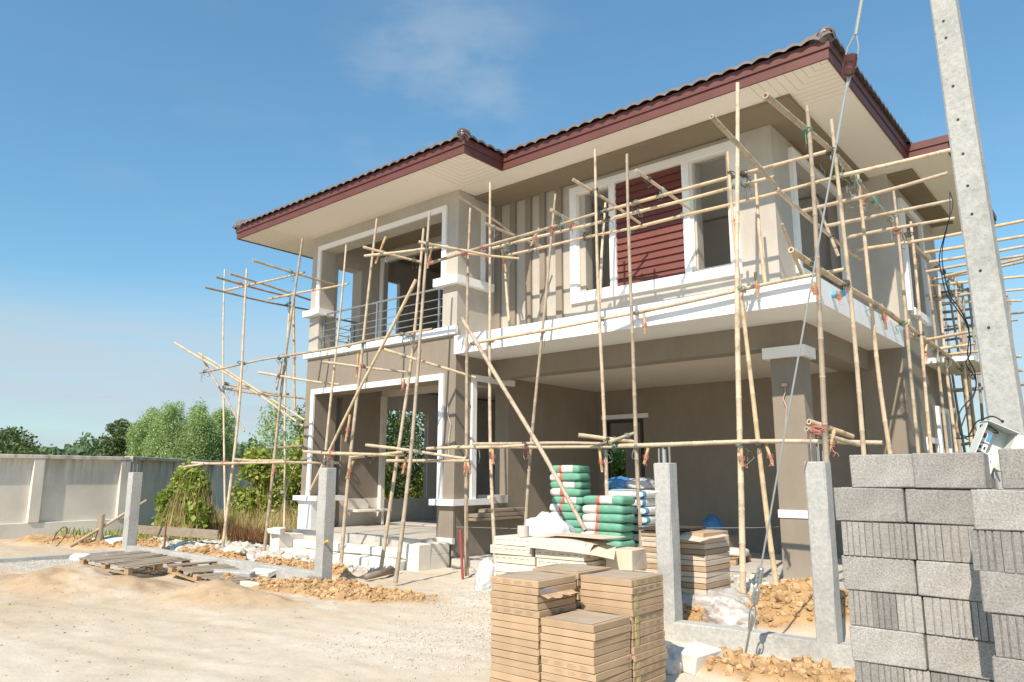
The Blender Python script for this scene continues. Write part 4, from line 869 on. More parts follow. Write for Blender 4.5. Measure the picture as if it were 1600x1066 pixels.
# ---------------------------------------------------------------- boundary footing and posts
B = empty('boundary_footing', (-9, 7.1, 0), 'long low concrete footing beam running between the unfinished fence posts', 'footing')
def rough_bar(mb, x0, x1, y0, y1, z0, z1, step=.35):
    n = max(2, int((x1 - x0) / step)); rg = []
    for i in range(n + 1):
        x = x0 + (x1 - x0) * i / n; j = lambda s=.006: prng.uniform(-s, s)
        rg.append([(x, y0 + j(), z0), (x, y0 + j(), z1 + j()), (x, y0 + .012 + j(.003), z1 + .006 + j()), (x, y1 - .012, z1 + .006 + j()), (x, y1 + j(), z1 + j()), (x, y1 + j(), z0)])
    vs = [p for r in rg for p in r]; fs = []
    for i in range(n):
        for k in range(5): fs.append((i * 6 + k, (i + 1) * 6 + k, (i + 1) * 6 + k + 1, i * 6 + k + 1))
    fs.append((0, 1, 2, 3, 4, 5)); fs.append(tuple(n * 6 + k for k in range(6))[::-1]); mb.add(vs, fs); return mb
rough_bar(MB(), -16.5, -9.7, 7.02, 7.2, -.4, .165).build('beam', M_['concrete'], B)
rough_bar(MB(), -3.95, -1.2, 7.02, 7.2, -.4, .17).build('beam', M_['concrete'], B)
m = MB(); q = rough_bar(MB(), -20, -13.2, -.09, .09, -.4, .07)
ca, sa = math.cos(R(78)), math.sin(R(78))
m.add([(-16.5 + (v[0] + 13.3) * .35 * 2.6 * 0.98 * .38 * 1.2, 7.12 + (v[0] + 13.3) * .80 + 0, v[2] - .04) if False else (-16.55 + v[1] * 1.0 + (v[0] + 13.2) * .04, 7.1 + (v[0] + 13.2) * .9, v[2]) for v in q.v], q.f)
m.build('beam', M_['concrete'], B, label='far left return of the footing beam')
def post(x, y, w, z1, label, bars, barh, chip=False, steel='rebar', z0=-.3):
    P_ = empty('concrete_post', (x, y, 0), label, 'post', 'unfinished concrete posts along the footing')
    mb = MB(); zs = [z0] + [z0 + .15 + k * .22 for k in range(int((z1 - z0 - .2) / .22))] + [z1 - .01, z1]; rg = []
    for i, z in enumerate(zs):
        h = w / 2 - (.006 if i == len(zs) - 1 else 0); j = lambda: prng.uniform(-.004, .004); c = .014
        rg.append([(x + a * h + (c if b_ else 0) * -a + j(), y + bb * h + (0 if b_ else c) * -bb + j(), z) for a, bb, b_ in ((-1, -1, 0), (-1, -1, 1), (1, -1, 1), (1, -1, 0), (1, 1, 0), (1, 1, 1), (-1, 1, 1), (-1, 1, 0))])
    n = 8; vs = [p for r in rg for p in r]; fs = [tuple(range((len(zs) - 1) * n, len(zs) * n))]
    for i in range(len(zs) - 1):
        for k in range(n): fs.append((i * n + k, i * n + (k + 1) % n, (i + 1) * n + (k + 1) % n, (i + 1) * n + k))
    mb.add(vs, fs).build('shaft', M_['concrete'], P_)
    k = 0
    for dx, dy, h in bars:
        MB().tube([(x + dx, y + dy, z1 - .05), (x + dx + prng.uniform(-.006, .006), y + dy, z1 + h)], barh, 7).build('reinforcing_bar', M_[steel], P_)
    return P_
p1 = post(-2.335, 7.11, .185, 1.745, 'tapering concrete post just left of the grey block stack', [(-.04, -.03, .22), (.03, -.03, .18), (0, .03, .14), (.045, .03, .1)], .007)
p2 = post(-3.90, 7.11, .185, 1.75, 'concrete post with shiny bars on top, standing right of the tile cartons', [(-.05, -.04, .15), (-.02, .0, .16), (.015, -.02, .14), (.045, .02, .17)], .011)
m = MB(); m.tube([(-4.02, 7.0, 1.44), (-3.93, 7.03, 1.455)], .014, 10); m.build('pipe_stub', M_['box_white'], p2)
m = MB(); m.tube([(-3.905, 7.095, 1.7), (-3.905, 7.095, 1.89)], .022, 8); m.build('foil_sleeve', NB('foil', .25, .9).color((.7, .7, .68)).mat, p2)
p3 = post(-9.78, 7.11, .20, 1.735, 'concrete post in front of the porch steps with a yellow pipe stub', [(-.05, -.04, .12), (.03, -.04, .17), (.05, .04, .12)], .006)
m = MB(); m.tube([(-9.72, 7.06, .60), (-9.56, 7.0, .65)], .018, 8); m.build('pipe_stub', M_['yellow'], p3)
m = MB(); m.bbox(-9.93, -9.58, 6.93, 7.0, .0, .12, .008); m.build('form_board', M_['wood_old'], p3)
p4 = post(-16.55, 7.11, .22, 1.68, 'concrete post at the far left corner of the footing, beside the vine bush', [(-.05, -.04, .17), (-.02, .03, .17)], .007)
# ---------------------------------------------------------------- grey concrete blocks
def block_plain():
    mb = MB(); mb.bbox(0, .386, 0, .14, 0, .192, .006, jit=.004, rnd=prng); return mb
def block_ribbed(w=.127):
    # end face with vertical grooves
    mb = MB(); xs_ = []; k = 4; gw = .0045; d = .009
    prof = [(0, 0)]
    cuts = [.02 + .0, .25 + prng.uniform(-.03, .03), .5 + prng.uniform(-.03, .03), .75 + prng.uniform(-.03, .03)][1:] if prng.random() < .6 else [.33 + prng.uniform(-.03, .03), .66 + prng.uniform(-.03, .03)]
    for c in cuts: prof += [(w * c - gw, 0), (w * c - gw * .4, d), (w * c + gw * .4, d), (w * c + gw, 0)]
    prof += [(w, 0)]
    poly = [(x, y) for x, y in prof] + [(w, .386), (0, .386)]
    n = len(poly); b = .004
    mb.add([(x + (b if x < .001 else (-b if x > w - .001 else 0)) * 0, y, z) for z in (0, .192) for x, y in poly], [tuple(range(n))[::-1], tuple(range(n, 2 * n))] + [(i, (i + 1) % n, n + (i + 1) % n, n + i) for i in range(n)])
    return mb
ORD = ['top', 'second', 'third', 'fourth', 'fifth', 'sixth', 'seventh', 'eighth', 'ninth', 'tenth', 'eleventh', 'twelfth', 'thirteenth', 'fourteenth', 'fifteenth', 'sixteenth', 'seventeenth', 'eighteenth', 'nineteenth', 'twentieth']
plains = [block_plain().build('concrete_block', M_['block'], org=(0, 0, 0)) for _ in range(6)]
ribs = [block_ribbed().build('concrete_block', M_['block'], org=(0, 0, 0)) for _ in range(9)]
used = set()
def putb(src, x, y, z, label, rz=0.0, top=False):
    o = src if src.name not in used else src.copy()
    if src.name not in used: used.add(src.name)
    else: C.objects.link(o)
    o.location = (x, y, z); o.rotation_euler = (0, 0, rz); o.scale = (1, 1, 1)
    return tag(o, label, 'block', 'grey concrete blocks stacked at the right')
CH = .1965
def stack(x0, y0, ncol, ztop, courses, desc, firsttype, shifts):
    z = ztop - CH
    for c in range(courses):
        row = 'top row' if c == 0 else ORD[c] + ' row down'
        sx = shifts[c % len(shifts)]
        for k in range(ncol):
            pos = ('left' if k == 0 else 'right') if ncol == 2 else ('leftmost' if k == 0 else 'middle')
            bx = x0 + sx + k * (.396 if c or ncol != 2 or x0 > -1 else .352) + prng.uniform(-.003, .003)
            if (firsttype[c] if isinstance(firsttype, (list, tuple)) else (c + firsttype) % 2 == 0):
                fb = putb(prng.choice(plains), bx, y0 + prng.uniform(0, .014), z, 'plain faced grey block, %s end, %s, %s' % (pos, row, desc), prng.uniform(-.012, .012))
                bb = putb(prng.choice(plains), bx, y0 + .17, z, 'grey block hidden behind the %s end, %s, %s' % (pos, row, desc))
                if c == 0 and x0 < -1: fb.scale.x = bb.scale.x = .90
            else:
                for j in range(3):
                    putb(prng.choice(ribs), bx + j * .1305, y0 + prng.uniform(0, .012), z, 'grooved block end, %s of three, %s end, %s, %s' % (('left', 'middle', 'right')[j], pos, row, desc), prng.uniform(-.006, .006))
        z -= CH
stack(-1.485, 4.76, 2, 1.740, 9, 'left stack', [1, 1, 0, 1, 0, 1, 0, 1, 0], [.105, .0, .035, .02, .045, .04, .05, .05, .05])
stack(-.700, 4.38, 2, 1.742 - CH, 8, 'nearer right stack', [1, 0, 1, 0, 1, 0, 1, 0], [.0, -.02, .0, .03, .01, .02, .02, .02])
putb(plains[0], -.563, 4.40, 1.742 - CH + .002, 'single plain grey block on top of the nearer right stack', .02)
putb(plains[1], -.165, 4.42, 1.742 - CH + .002, 'grey block at the frame edge on top of the nearer right stack', .0)
# ---------------------------------------------------------------- electricity pole, guy wire, meter box
E_ = empty('electricity_pole', (-.70, 5.62, 0), 'tall weathered square concrete pole rising behind the block stacks', 'utility pole')
mb = MB(); px_, py_ = -.655, 5.62; zs = [0, 1.2, 2.0, 2.8, 3.6, 4.4, 5.2, 6.0, 7.0, 8.0]; an = R(-3); rg = []
for z in zs:
    h = .102 - .0052 * z; hh = h * .9
    for a, b_ in ((-1, -.86), (-.86, -1), (.86, -1), (1, -.86), (1, .86), (.86, 1), (-.86, 1), (-1, .86)):
        u, v = a * h, b_ * hh; rg.append((px_ - .027 * (z - 1.9) + u * math.cos(an) - v * math.sin(an), py_ + u * math.sin(an) + v * math.cos(an), z))
fs = []
for i in range(len(zs) - 1):
    for k in range(8): fs.append((i * 8 + k, i * 8 + (k + 1) % 8, (i + 1) * 8 + (k + 1) % 8, (i + 1) * 8 + k))
mb.add(rg, fs + [tuple((len(zs) - 1) * 8 + k for k in range(8))]); mb.build('shaft', M_['pole_concrete'], E_)
mb = MB()
nrm = Vector((math.sin(an), -math.cos(an), 0)); 
for z in (1.95, 2.55, 2.93, 3.32, 3.52, 3.75, 4.0, 4.25, 4.62, 4.75, 5.1):
    h = (.102 - .0052 * z) * .9; c = Vector((px_ - .027 * (z - 1.9) - .01, py_, z)) + nrm * (h + .001); mb.tube([c - nrm * .02, c + nrm * .0015], .009, 10)
mb.build('bolt_hole', M_['black'], E_)
G_ = empty('guy_wire', (-2.97, 6.74, 0), 'steel guy wire with brown insulator running from the soil up to the pole top', 'guy wire')
A_ = Vector((-2.97, 6.74, 0)); I_ = Vector((-1.470, 5.94, 4.865)); T_ = Vector((-.80, 5.60, 7.1))
INS = {}
def seg(a, b, r): m = MB(); m.tube([a, b], r, 8); return m
dA = (I_ - A_).normalized()
w1 = MB(); w1.tube([A_ + dA * .62, I_ - dA * .02], .0085, 8); w1.tube([I_ - dA * .62, I_ - dA * .25], .013, 8); w1.build('wire', M_['wire'], G_)
dT = (T_ - I_).normalized()
w2 = MB(); w2.tube([I_ + dT * .26, T_], .0095, 8); w2.tube([I_ + dT * .24, I_ + dT * .62], .0155, 8)
sd = dA.cross(Vector((0, 1, 0))).normalized()
w2.tube([I_ + dT * .26, I_ + dT * .14 - sd * .04, I_ - sd * .048, I_ - dT * .05 - sd * .03], .006, 6); w2.tube([I_ + dT * .26, I_ + dT * .14 + sd * .045, I_ + sd * .055, I_ - dT * .05 + sd * .03], .008, 6)
w2.tube([I_ + dA * .03, I_ - sd * .02 - dA * .06, I_ - dA * .25], .008, 6)
w2.build('wire', M_['wire'], G_)
mi_ = MB()
ys_ = [-.09, -.075, -.03, -.01, .01, .03, .075, .09]; rs_ = [.03, .046, .046, .036, .036, .046, .046, .03]
mi_.tube([I_ + dA * t for t in ys_], rs_, 8); 
for k in (-1, 1): mi_.tube([I_ + sd * .04 * k + dA * -.075 + Vector((0, -.025, 0)), I_ + sd * .04 * k + dA * .075 + Vector((0, -.025, 0))], .012, 6)
mi_.build('insulator', M_['brown_glaze'], G_)
rod = MB(); rod.tube([A_ - dA * .3, A_ + dA * .42], .011, 8)
loop = []
side_ = Vector((1, .4, -.6)).normalized()
rod.tube([A_ + dA * (.42 + .09 * math.sin(i / 12 * math.pi)) + sd * .028 * math.cos(i / 12 * math.pi) for i in range(13)], .007, 6); rod.tube([A_ + dA * .28 + sd * .012, A_ + dA * .42 + sd * .028], .007, 6); rod.tube([A_ + dA * .28 - sd * .012, A_ + dA * .42 - sd * .028], .007, 6)
rod.build('anchor_rod', M_['metal'], G_)
for t in (.60, .80):
    c = A_ + dA * t; k = MB(); q = Matrix.Translation(c) @ dA.to_track_quat('Z', 'X').to_matrix().to_4x4(); k.bbox(-.03, .03, -.022, .022, -.075, .075, .01, mat=q)
    for zz in (-.045, 0, .045): k.tube([c + dA * zz - Vector((.0, .045, 0)), c + dA * zz + Vector((0, .03, 0))], .011, 6)
    k.build('wire_clamp', M_['metal'], G_)
# meter box
MBX = empty('electric_box', (-.62, 5.05, 1.6), 'open tilted cream electrical box with breakers and a white socket, wedged between the block stacks', 'electrical box')
Qm = Matrix.Translation((-.655, 5.0, 1.775)) @ Matrix.Rotation(R(31), 4, 'Z') @ Matrix.Rotation(R(26), 4, 'Y')
bx = MB(); w_, h_, d_, t_ = .165, .235, .10, .006
bx.bbox(-w_ / 2, w_ / 2, d_ - t_, d_, -h_ / 2, h_ / 2, .002, mat=Qm); bx.bbox(-w_ / 2, -w_ / 2 + t_, 0, d_ - t_, -h_ / 2, h_ / 2, .002, mat=Qm); bx.bbox(w_ / 2 - t_, w_ / 2, 0, d_ - t_, -h_ / 2, h_ / 2, .002, mat=Qm); bx.bbox(-w_ / 2 - .006, w_ / 2 + .006, -.02, d_, h_ / 2, h_ / 2 + t_, .002, mat=Qm); bx.bbox(-w_ / 2 + t_, w_ / 2 - t_, 0, d_ - t_, -h_ / 2, -h_ / 2 + t_, .002, mat=Qm)
bx.build('casing', M_['box_white'], MBX)
q = MB(); q.bbox(w_ / 2, w_ / 2 + .15, -.012, -.006, -h_ / 2, h_ / 2, .002, mat=Qm @ Matrix.Translation((w_ / 2, 0, 0)) @ Matrix.Rotation(R(-25), 4, 'Z') @ Matrix.Translation((-w_ / 2, 0, 0))); q.build('door', M_['box_white'], MBX)
q = MB(); q.bbox(-.066, -.012, .05, .09, .01, .085, .003, mat=Qm); br = q.build('breaker', M_['plastic_white'], MBX)
q = MB(); q.bbox(-.060, -.044, .044, .052, .035, .062, .002, mat=Qm); q.build('switch', M_['plastic_red'], br)
q = MB(); q.bbox(-.038, -.016, .046, .052, .022, .065, .001, mat=Qm); q.build('sticker', M_['plastic_blue'], br)
q = MB(); q.bbox(-.066, -.012, .055, .09, -.045, .004, .003, mat=Qm); br2 = q.build('breaker', M_['plastic_white'], MBX)
q = MB(); q.bbox(-.055, -.045, .052, .056, -.03, -.012, .002, mat=Qm); q.bbox(-.032, -.022, .052, .056, -.03, -.012, .002, mat=Qm); q.build('switch', M_['black'], br2)
q = MB(); q.bbox(-.05, .022, -.035, -.02, -.175, -.06, .004, mat=Qm); so_ = q.build('socket', M_['plastic_white'], MBX)
q = MB()
for a, b_ in ((-.025, -.095), (-.005, -.095), (-.03, -.14), (-.002, -.14)): q.bbox(a - .002, a + .002, -.0365, -.0345, b_ - .006, b_ + .006, .0005, mat=Qm)
q.build('slot', M_['black'], so_)
q = MB(); q.tube([Qm @ Vector((-.04 + .05 * math.cos(a), .06 + .01 * math.sin(2 * a), .095 + .014 * math.sin(a))) for a in [i * .5 for i in range(16)]], .0035, 6); q.build('cable', M_['cable'], MBX)
# power cables
for i, cpts in enumerate(CABLES):
    pts = [Vector(p) for p in cpts]; fine = []
    for k in range(len(pts) - 1):
        p0, p1, p2, p3 = pts[max(0, k - 1)], pts[k], pts[k + 1], pts[min(len(pts) - 1, k + 2)]
        for j in range(5):
            t = j / 5; fine.append(.5 * ((2 * p1) + (-p0 + p2) * t + (2 * p0 - 5 * p1 + 4 * p2 - p3) * t * t + (-p0 + 3 * p1 - 3 * p2 + p3) * t ** 3))
    fine.append(pts[-1])
    mb = MB(); mb.tube(fine, .0045, 6); o = mb.build('power_cable', M_['cable'], smooth=True)
    tag(o, ['black cable hanging from the eave down beside the concrete pole, nearest the house', 'second loose black cable hanging beside the concrete pole', 'black cable curving over the top of the electrical box'][i], 'cable', 'black cables by the pole')
# ---------------------------------------------------------------- tile cartons
def cardboard(name, c, kind):
    b = NB(name, 0.85)
    oi = b.n('ShaderNodeObjectInfo'); base = b.ramp(oi.outputs['Random'], [(0, mul(c, .90)), (1, mul(c, 1.06))])
    base = b.mix(1, base, b.ramp(b.noise(7, 4, .6), [(.3, .90), (.7, 1.05)]), 'MULTIPLY')
    b.color(base); b.bump(b.noise(14, 4), .15, .003); return b.mat
M_['card'] = cardboard('brown_cardboard', (0.46, 0.325, 0.20), 0)
M_['card_dark'] = mottled('dark_card_and_gap_shade', (0.07, 0.045, 0.03), .1)  # dark board colour, also used as painted shade in carton gaps
M_['card_print'] = mottled('printed_ink_on_card', (0.36, 0.245, 0.155), .12, 60)
M_['card_top'] = mottled('dusty_card_top', (0.42, 0.335, 0.245), .12, 6)
M_['tape'] = mottled('yellowed_tape', (0.50, 0.40, 0.18), .2, 20)
M_['tilebody'] = mottled('grey_ceramic_tile_edge', (0.42, 0.40, 0.40), .1, 60)
M_['card_white'] = cardboard('cream_card', (0.70, 0.625, 0.515), 0)
M_['card_pale'] = mottled('pale_loose_card', (0.62, 0.52, 0.40), .06, 4)
def carton(w, d, h, x, y, z, rz, label, group, mat='card', dark='card_dark', prints=(), top=False, cat='carton', shadow_lip=True):
    """origin at box centre bottom; w along x, d along y"""
    o = empty('tile_carton', (x, y, z), label, cat, group); Q = Matrix.Rotation(rz, 4, 'Z')
    Q = Matrix.Translation((x, y, z)) @ Q
    mb = MB(); g = .0015; mb.bbox(-w / 2, w / 2, -d / 2, d / 2, g, h - g, .003, mat=Q, jit=.0015, rnd=prng); bo = mb.build('carton_body', M_[mat], o)
    if prints:
        pr = MB()
        for side, marks in prints:
            for u0, u1, v0, v1 in marks:
                if side == 'L': pr.bbox(-w / 2 - .0008, -w / 2 + .0004, -d / 2 + u0 * d, -d / 2 + u1 * d, h * v0, h * v1, .0002, mat=Q)
                elif side == 'F': pr.bbox(-w / 2 + u0 * w, -w / 2 + u1 * w, -d / 2 - .0008, -d / 2 + .0004, h * v0, h * v1, .0002, mat=Q)
                else: pr.bbox(w / 2 - .0004, w / 2 + .0008, -d / 2 + u0 * d, -d / 2 + u1 * d, h * v0, h * v1, .0002, mat=Q)
        pr.build('printing', M_['card_print'], bo)
    if top:
        tp = MB(); tp.bbox(-w * .43, w * .43, -d * .43, d * .43, h - .0012, h + .0015, .0004, mat=Q); tp.build('dusty_top', M_['card_top'], o)
        ar = MB()
        for sgn in (1, -1) if False else (1,):
            pts = [Q @ Vector((-w * .38 + w * .76 * i / 12, d * .455 + .000 * math.sin(math.pi * i / 12), h + .0025)) for i in range(13)]
            pts2 = [Q @ Vector((-w * .38 + w * .76 * i / 12, d * .455 + .022 * math.sin(math.pi * i / 12), h + .0025)) for i in range(13)]
            ar.add(pts + pts2, [(i, i + 1, 14 + i, 13 + i) for i in range(12)])
            pts = [Q @ Vector((-w * .455, -d * .38 + d * .76 * i / 12, h + .0025)) for i in range(13)]
            pts2 = [Q @ Vector((-w * .455 - .022 * math.sin(math.pi * i / 12), -d * .38 + d * .76 * i / 12, h + .0025)) for i in range(13)]
            ar.add(pts + pts2, [(i, 13 + i, 14 + i, i + 1) for i in range(12)])
        ar.build('flap_gap_shade', M_['card_dark'], o)  # flat dark crescents on the lid, gap shade put into colour
    return o
def text_rows(side, n=4, u0=.02, u1=.98):
    marks = []
    for k in range(n):
        a = u0 + (u1 - u0) * k / n; L = (u1 - u0) / n * .75
        for r_ in range(3):
            marks.append((a, a + L * prng.uniform(.6, 1), .28 + r_ * .18, .37 + r_ * .18))
    return (side, marks)
def barcode(side, u):
    return (side, [(u + i * .018, u + i * .018 + prng.choice((.006, .011)), .28, .78) for i in range(7)])
TB = .0525
stacks = [('left front', -3.745, 4.685, 16, .85), ('right', -3.262, 5.19, 16, .85), ('left back', -3.745, 5.19, 16, .865), ('front', -3.262, 4.685, 11, .60)]
for nm, cx, cy, n, zt in stacks:
    z = zt
    for k in range(n):
        z -= TB
        jx, jy, jr = prng.uniform(-.006, .006), prng.uniform(-.006, .006), prng.uniform(-.018, .018)
        if k == 0: jx = jy = jr = 0
        pr = []
        if nm == 'left front' and k < 5: pr = [text_rows('F', 4)] if False else [text_rows('F', 4)]
        if nm == 'left front' and 1 < k < 5: pr.append(barcode('R', .30)); pr.append(barcode('R', .52))
        if nm == 'right': pr = [text_rows('R', 4, .05, .98)]
        if nm == 'front' and k >= 5: pr = [text_rows('F', 4)]
        if nm == 'front': pr.append(('R', [(.86, .95, .45, .52), (.86, .95, .58, .65)]))
        ordn = 'topmost' if k == 0 else ORD[k] + ' from the top'
        extra = ''
        if k == 1 and nm == 'left front': extra = ' with a torn flap'
        o = carton(.462, .475, TB, cx + jx, cy + jy, z, jr, 'brown tile carton%s, %s of the %s stack' % (extra, ordn, nm), 'brown tile cartons stacked in the foreground', prints=pr, top=(k == 0))
        if nm == 'left front' and k == 1:
            mb = MB(); x = cx + .2315
            mb.bbox(x - .001, x + .0016, cy - .22, cy + .12, z + .006, z + TB - .004, .0003); mb.build('torn_opening_shade', M_['card_dark'], o)  # dark plate on the side, shade inside the tear put into colour
            mb = MB()
            for i in range(6): mb.bbox(x, x + .0035, cy - .215, cy + .115, z + .009 + i * .006, z + .0135 + i * .006, .0005)
            mb.build('tile_edge', M_['tilebody'], o)
            mb = MB(); rows_ = 12; vs = []
            for i in range(rows_ + 1):
                yv = cy - .215 + .40 * i / rows_; L = .075 + .018 * math.sin(i * 1.9) + .012 * math.sin(i * 4.1); vs += [(x + .001, yv, z + .006), (x + L * .5, yv, z - .002 + .004 * math.sin(i)), (x + L, yv, z - .014 + .008 * math.sin(i * 1.3))]
            mb.add(vs, [(i * 3 + j, (i + 1) * 3 + j, (i + 1) * 3 + j + 1, i * 3 + j + 1) for i in range(rows_) for j in range(2)]); mb.build('torn_flap', M_['card'], o)
        if nm == 'right' :
            mb = MB(); x = cx + .231; yy = cy - .20; mb.bbox(x, x + .0016 + abs(jx), yy, yy + .05, z + .002, z + TB - .002, .0003); mb.build('packing_tape', M_['tape'], o)
# pallet under the cartons
def pallet(x, y, z, w, d, rz, label, mat, missing=()):
    o = empty('wooden_pallet', (x, y, z), label, 'pallet', 'wooden pallets on the site'); Q = Matrix.Translation((x, y, z)) @ Matrix.Rotation(rz[2], 4, 'Z') @ Matrix.Rotation(rz[1], 4, 'Y') @ Matrix.Rotation(rz[0], 4, 'X')
    for k in range(3):
        yy = (-d / 2 + .05, 0, d / 2 - .05)[k]
        mb = MB()
        for xx in (-w / 2 + .06, 0, w / 2 - .06): mb.bbox(xx - .06, xx + .06, yy - .045, yy + .045, .02, .10, .004, mat=Q, jit=.003, rnd=prng)
        mb.bbox(-w / 2, w / 2, yy - .045, yy + .045, 0, .019, .003, mat=Q); mb.build('block_runner', M_['wood_new'], o)
    n = 11
    for k in range(n):
        if k in missing: continue
        xx = -w / 2 + .04 + (w - .08) * k / (n - 1); mb = MB(); mb.bbox(xx - .046 * w / 1.2, xx + .046 * w / 1.2, -d / 2 - prng.uniform(0, .03), d / 2 + prng.uniform(0, .03), .101, .12, .003, mat=Q @ Matrix.Rotation(prng.uniform(-.025, .025), 4, 'Z'), jit=.009, rnd=prng); mb.build('deck_board', M_[mat], o)
    return o
pallet(-3.5, 4.94, -.11 + .02, 1.02, 1.05, (0, 0, 0), 'pallet hidden under the brown tile cartons', 'wood_new')
# white card stacks
for nm, cx, w, n, zt in (('left', -5.565, .60, 9, .935), ('right', -4.915, .65, 9, .925)):
    z = zt
    for k in range(n):
        h = .098 if nm == 'left' else .096; z -= h
        jx = prng.uniform(-.012, .012) - (.05 if nm == 'left' and k == 1 else 0); jy = prng.uniform(-.01, .01)
        o = carton(w, .42, h - .004, cx + jx, 6.82 + jy, z, prng.uniform(-.02, .02), 'flat cream tile carton, %s in the %s cream stack' % ('topmost' if k == 0 else ORD[k] + ' from the top', nm), 'cream tile cartons behind the brown ones', mat='card_white',
                   prints=[('F', [(.05 + i * .15, .05 + i * .15 + prng.uniform(.06, .12), .58, .68) for i in range(6)] + [(.02, .97, .40, .425), (.055, .06, .05, .95), (.925, .93, .05, .95)]), ('R', [(.1, .14, .3, .7), (.18, .24, .3, .7), (.4, .8, .4, .5)])])
def sheet(name, cx, cy, z, w, d, rz, mat, label, cat, nx_=14, ny_=10, wav=.01, droop=None, thick=.006):
    vs = []; 
    for j in range(ny_ + 1):
        for i in range(nx_ + 1):
            u, v = (i / nx_ - .5) * w, (j / ny_ - .5) * d; zz = z + wav * math.sin(u * 9 + cx) * math.cos(v * 7) + (droop(i / nx_, j / ny_) if droop else 0)
            vs.append((cx + u * math.cos(rz) - v * math.sin(rz), cy + u * math.sin(rz) + v * math.cos(rz), zz))
    k = len(vs); mb = MB(); fs = [(j * (nx_ + 1) + i, j * (nx_ + 1) + i + 1, (j + 1) * (nx_ + 1) + i + 1, (j + 1) * (nx_ + 1) + i) for j in range(ny_) for i in range(nx_)]
    mb.add(vs + [(x, y, q - thick) for x, y, q in vs], fs + [tuple(a + k for a in f[::-1]) for f in fs])
    E1 = [i for i in range(nx_ + 1)]; E2 = [j * (nx_ + 1) + nx_ for j in range(ny_ + 1)]; E3 = [ny_ * (nx_ + 1) + i for i in range(nx_, -1, -1)]; E4 = [j * (nx_ + 1) for j in range(ny_, -1, -1)]
    mb.add(vs + [(x, y, q - thick) for x, y, q in vs], [(b_, a, a + k, b_ + k) for L_ in (E1, E2, E3, E4) for a, b_ in zip(L_, L_[1:])])
    o = mb.build(name, M_[mat]); return tag(o, label, cat)
sheet('cardboard_sheet', -4.93, 6.80, .948, .80, .52, .05, 'card_pale', 'bent loose cardboard sheet lying on the right cream stack', 'cardboard sheet', droop=lambda u, v: -.02 * u - .10 * max(0, .16 - v) / .16 - .05 * max(0, u - .75))
sheet('cardboard_sheet', -4.82, 6.90, .975, .85, .40, -.06, 'card_pale', 'upper flat cardboard sheet under the end of the slanting bamboo', 'cardboard sheet', wav=.006)
sheet('cardboard_sheet', -4.50, 6.72, .93, .34, .30, .5, 'card_pale', 'bent cardboard flap hanging over the right corner of the cream stack', 'cardboard sheet', droop=lambda u, v: -.10 * (1 - v) - .05 * u)
m = MB(); m.tube([(-5.52, 6.72, .937), (-5.52, 6.72, 1.055)], .066, 20); tag(m.build('paint_tin', mottled('pinkish_tin', (0.60, 0.52, 0.45), .06), smooth=False), 'small pinkish round tin standing on the left cream stack', 'tin')
# pale square cartons
def plainbox(x0, x1, y0, y1, z0, z1, label, mat='card_pale', group='pale square cartons'):
    m = MB(); m.bbox(x0, x1, y0, y1, z0, z1, .006, jit=.006, rnd=prng); o = m.build('square_carton', M_[mat], org=((x0 + x1) / 2, (y0 + y1) / 2, z0)); return tag(o, label, 'carton', group)
plainbox(-4.50, -4.19, 6.86, 7.2 - .35 + .32, .645, .86, 'upper pale cardboard carton beside the cream stacks')
plainbox(-4.50, -4.20, 6.85, 7.16, .42, .64, 'lower left pale cardboard carton beside the cream stacks')
plainbox(-4.185, -3.99, 6.6, 6.95, .42, .66, 'lower right pale cardboard carton against the concrete post')
plainbox(-4.52, -3.99, 6.55, 7.15, -.05, .415, 'large pale carton at the bottom of the square carton pile', 'card_white')
# brown stacks behind the second post
for nm, cx, cy, n, w in (('left', -4.34, 8.0, 16, .46), ('right', -3.99, 8.1, 15, .34)):
    z = 1.0
    for k in range(n):
        z -= .06
        tag(carton(w - .01, .62, .057, cx + prng.uniform(-.008, .008), cy + prng.uniform(-.01, .01), z, prng.uniform(-.015, .015), 'thin tan tile carton, %s of the %s stack behind the concrete post' % ('topmost' if k == 0 else ORD[k] + ' from the top', nm), 'tan tile cartons behind the concrete post', mat='card_pale' if k % 3 else 'card', prints=[('F', [(.1, .5, .3, .4), (.6, .9, .3, .6)])] if nm == 'left' else []))
sheet('cardboard_sheet', -4.34, 8.0, 1.03, .55, .70, .02, 'card_dark', 'dark brown board on top of the tan carton stack', 'board', wav=.002, thick=.02)
sheet('cardboard_sheet', -3.98, 7.95, 1.0, .42, .66, -.05, 'card_pale', 'bent card lid over the tan stack right of the post', 'cardboard sheet', droop=lambda u, v: -.10 * max(0, .35 - v) - .05 * u)
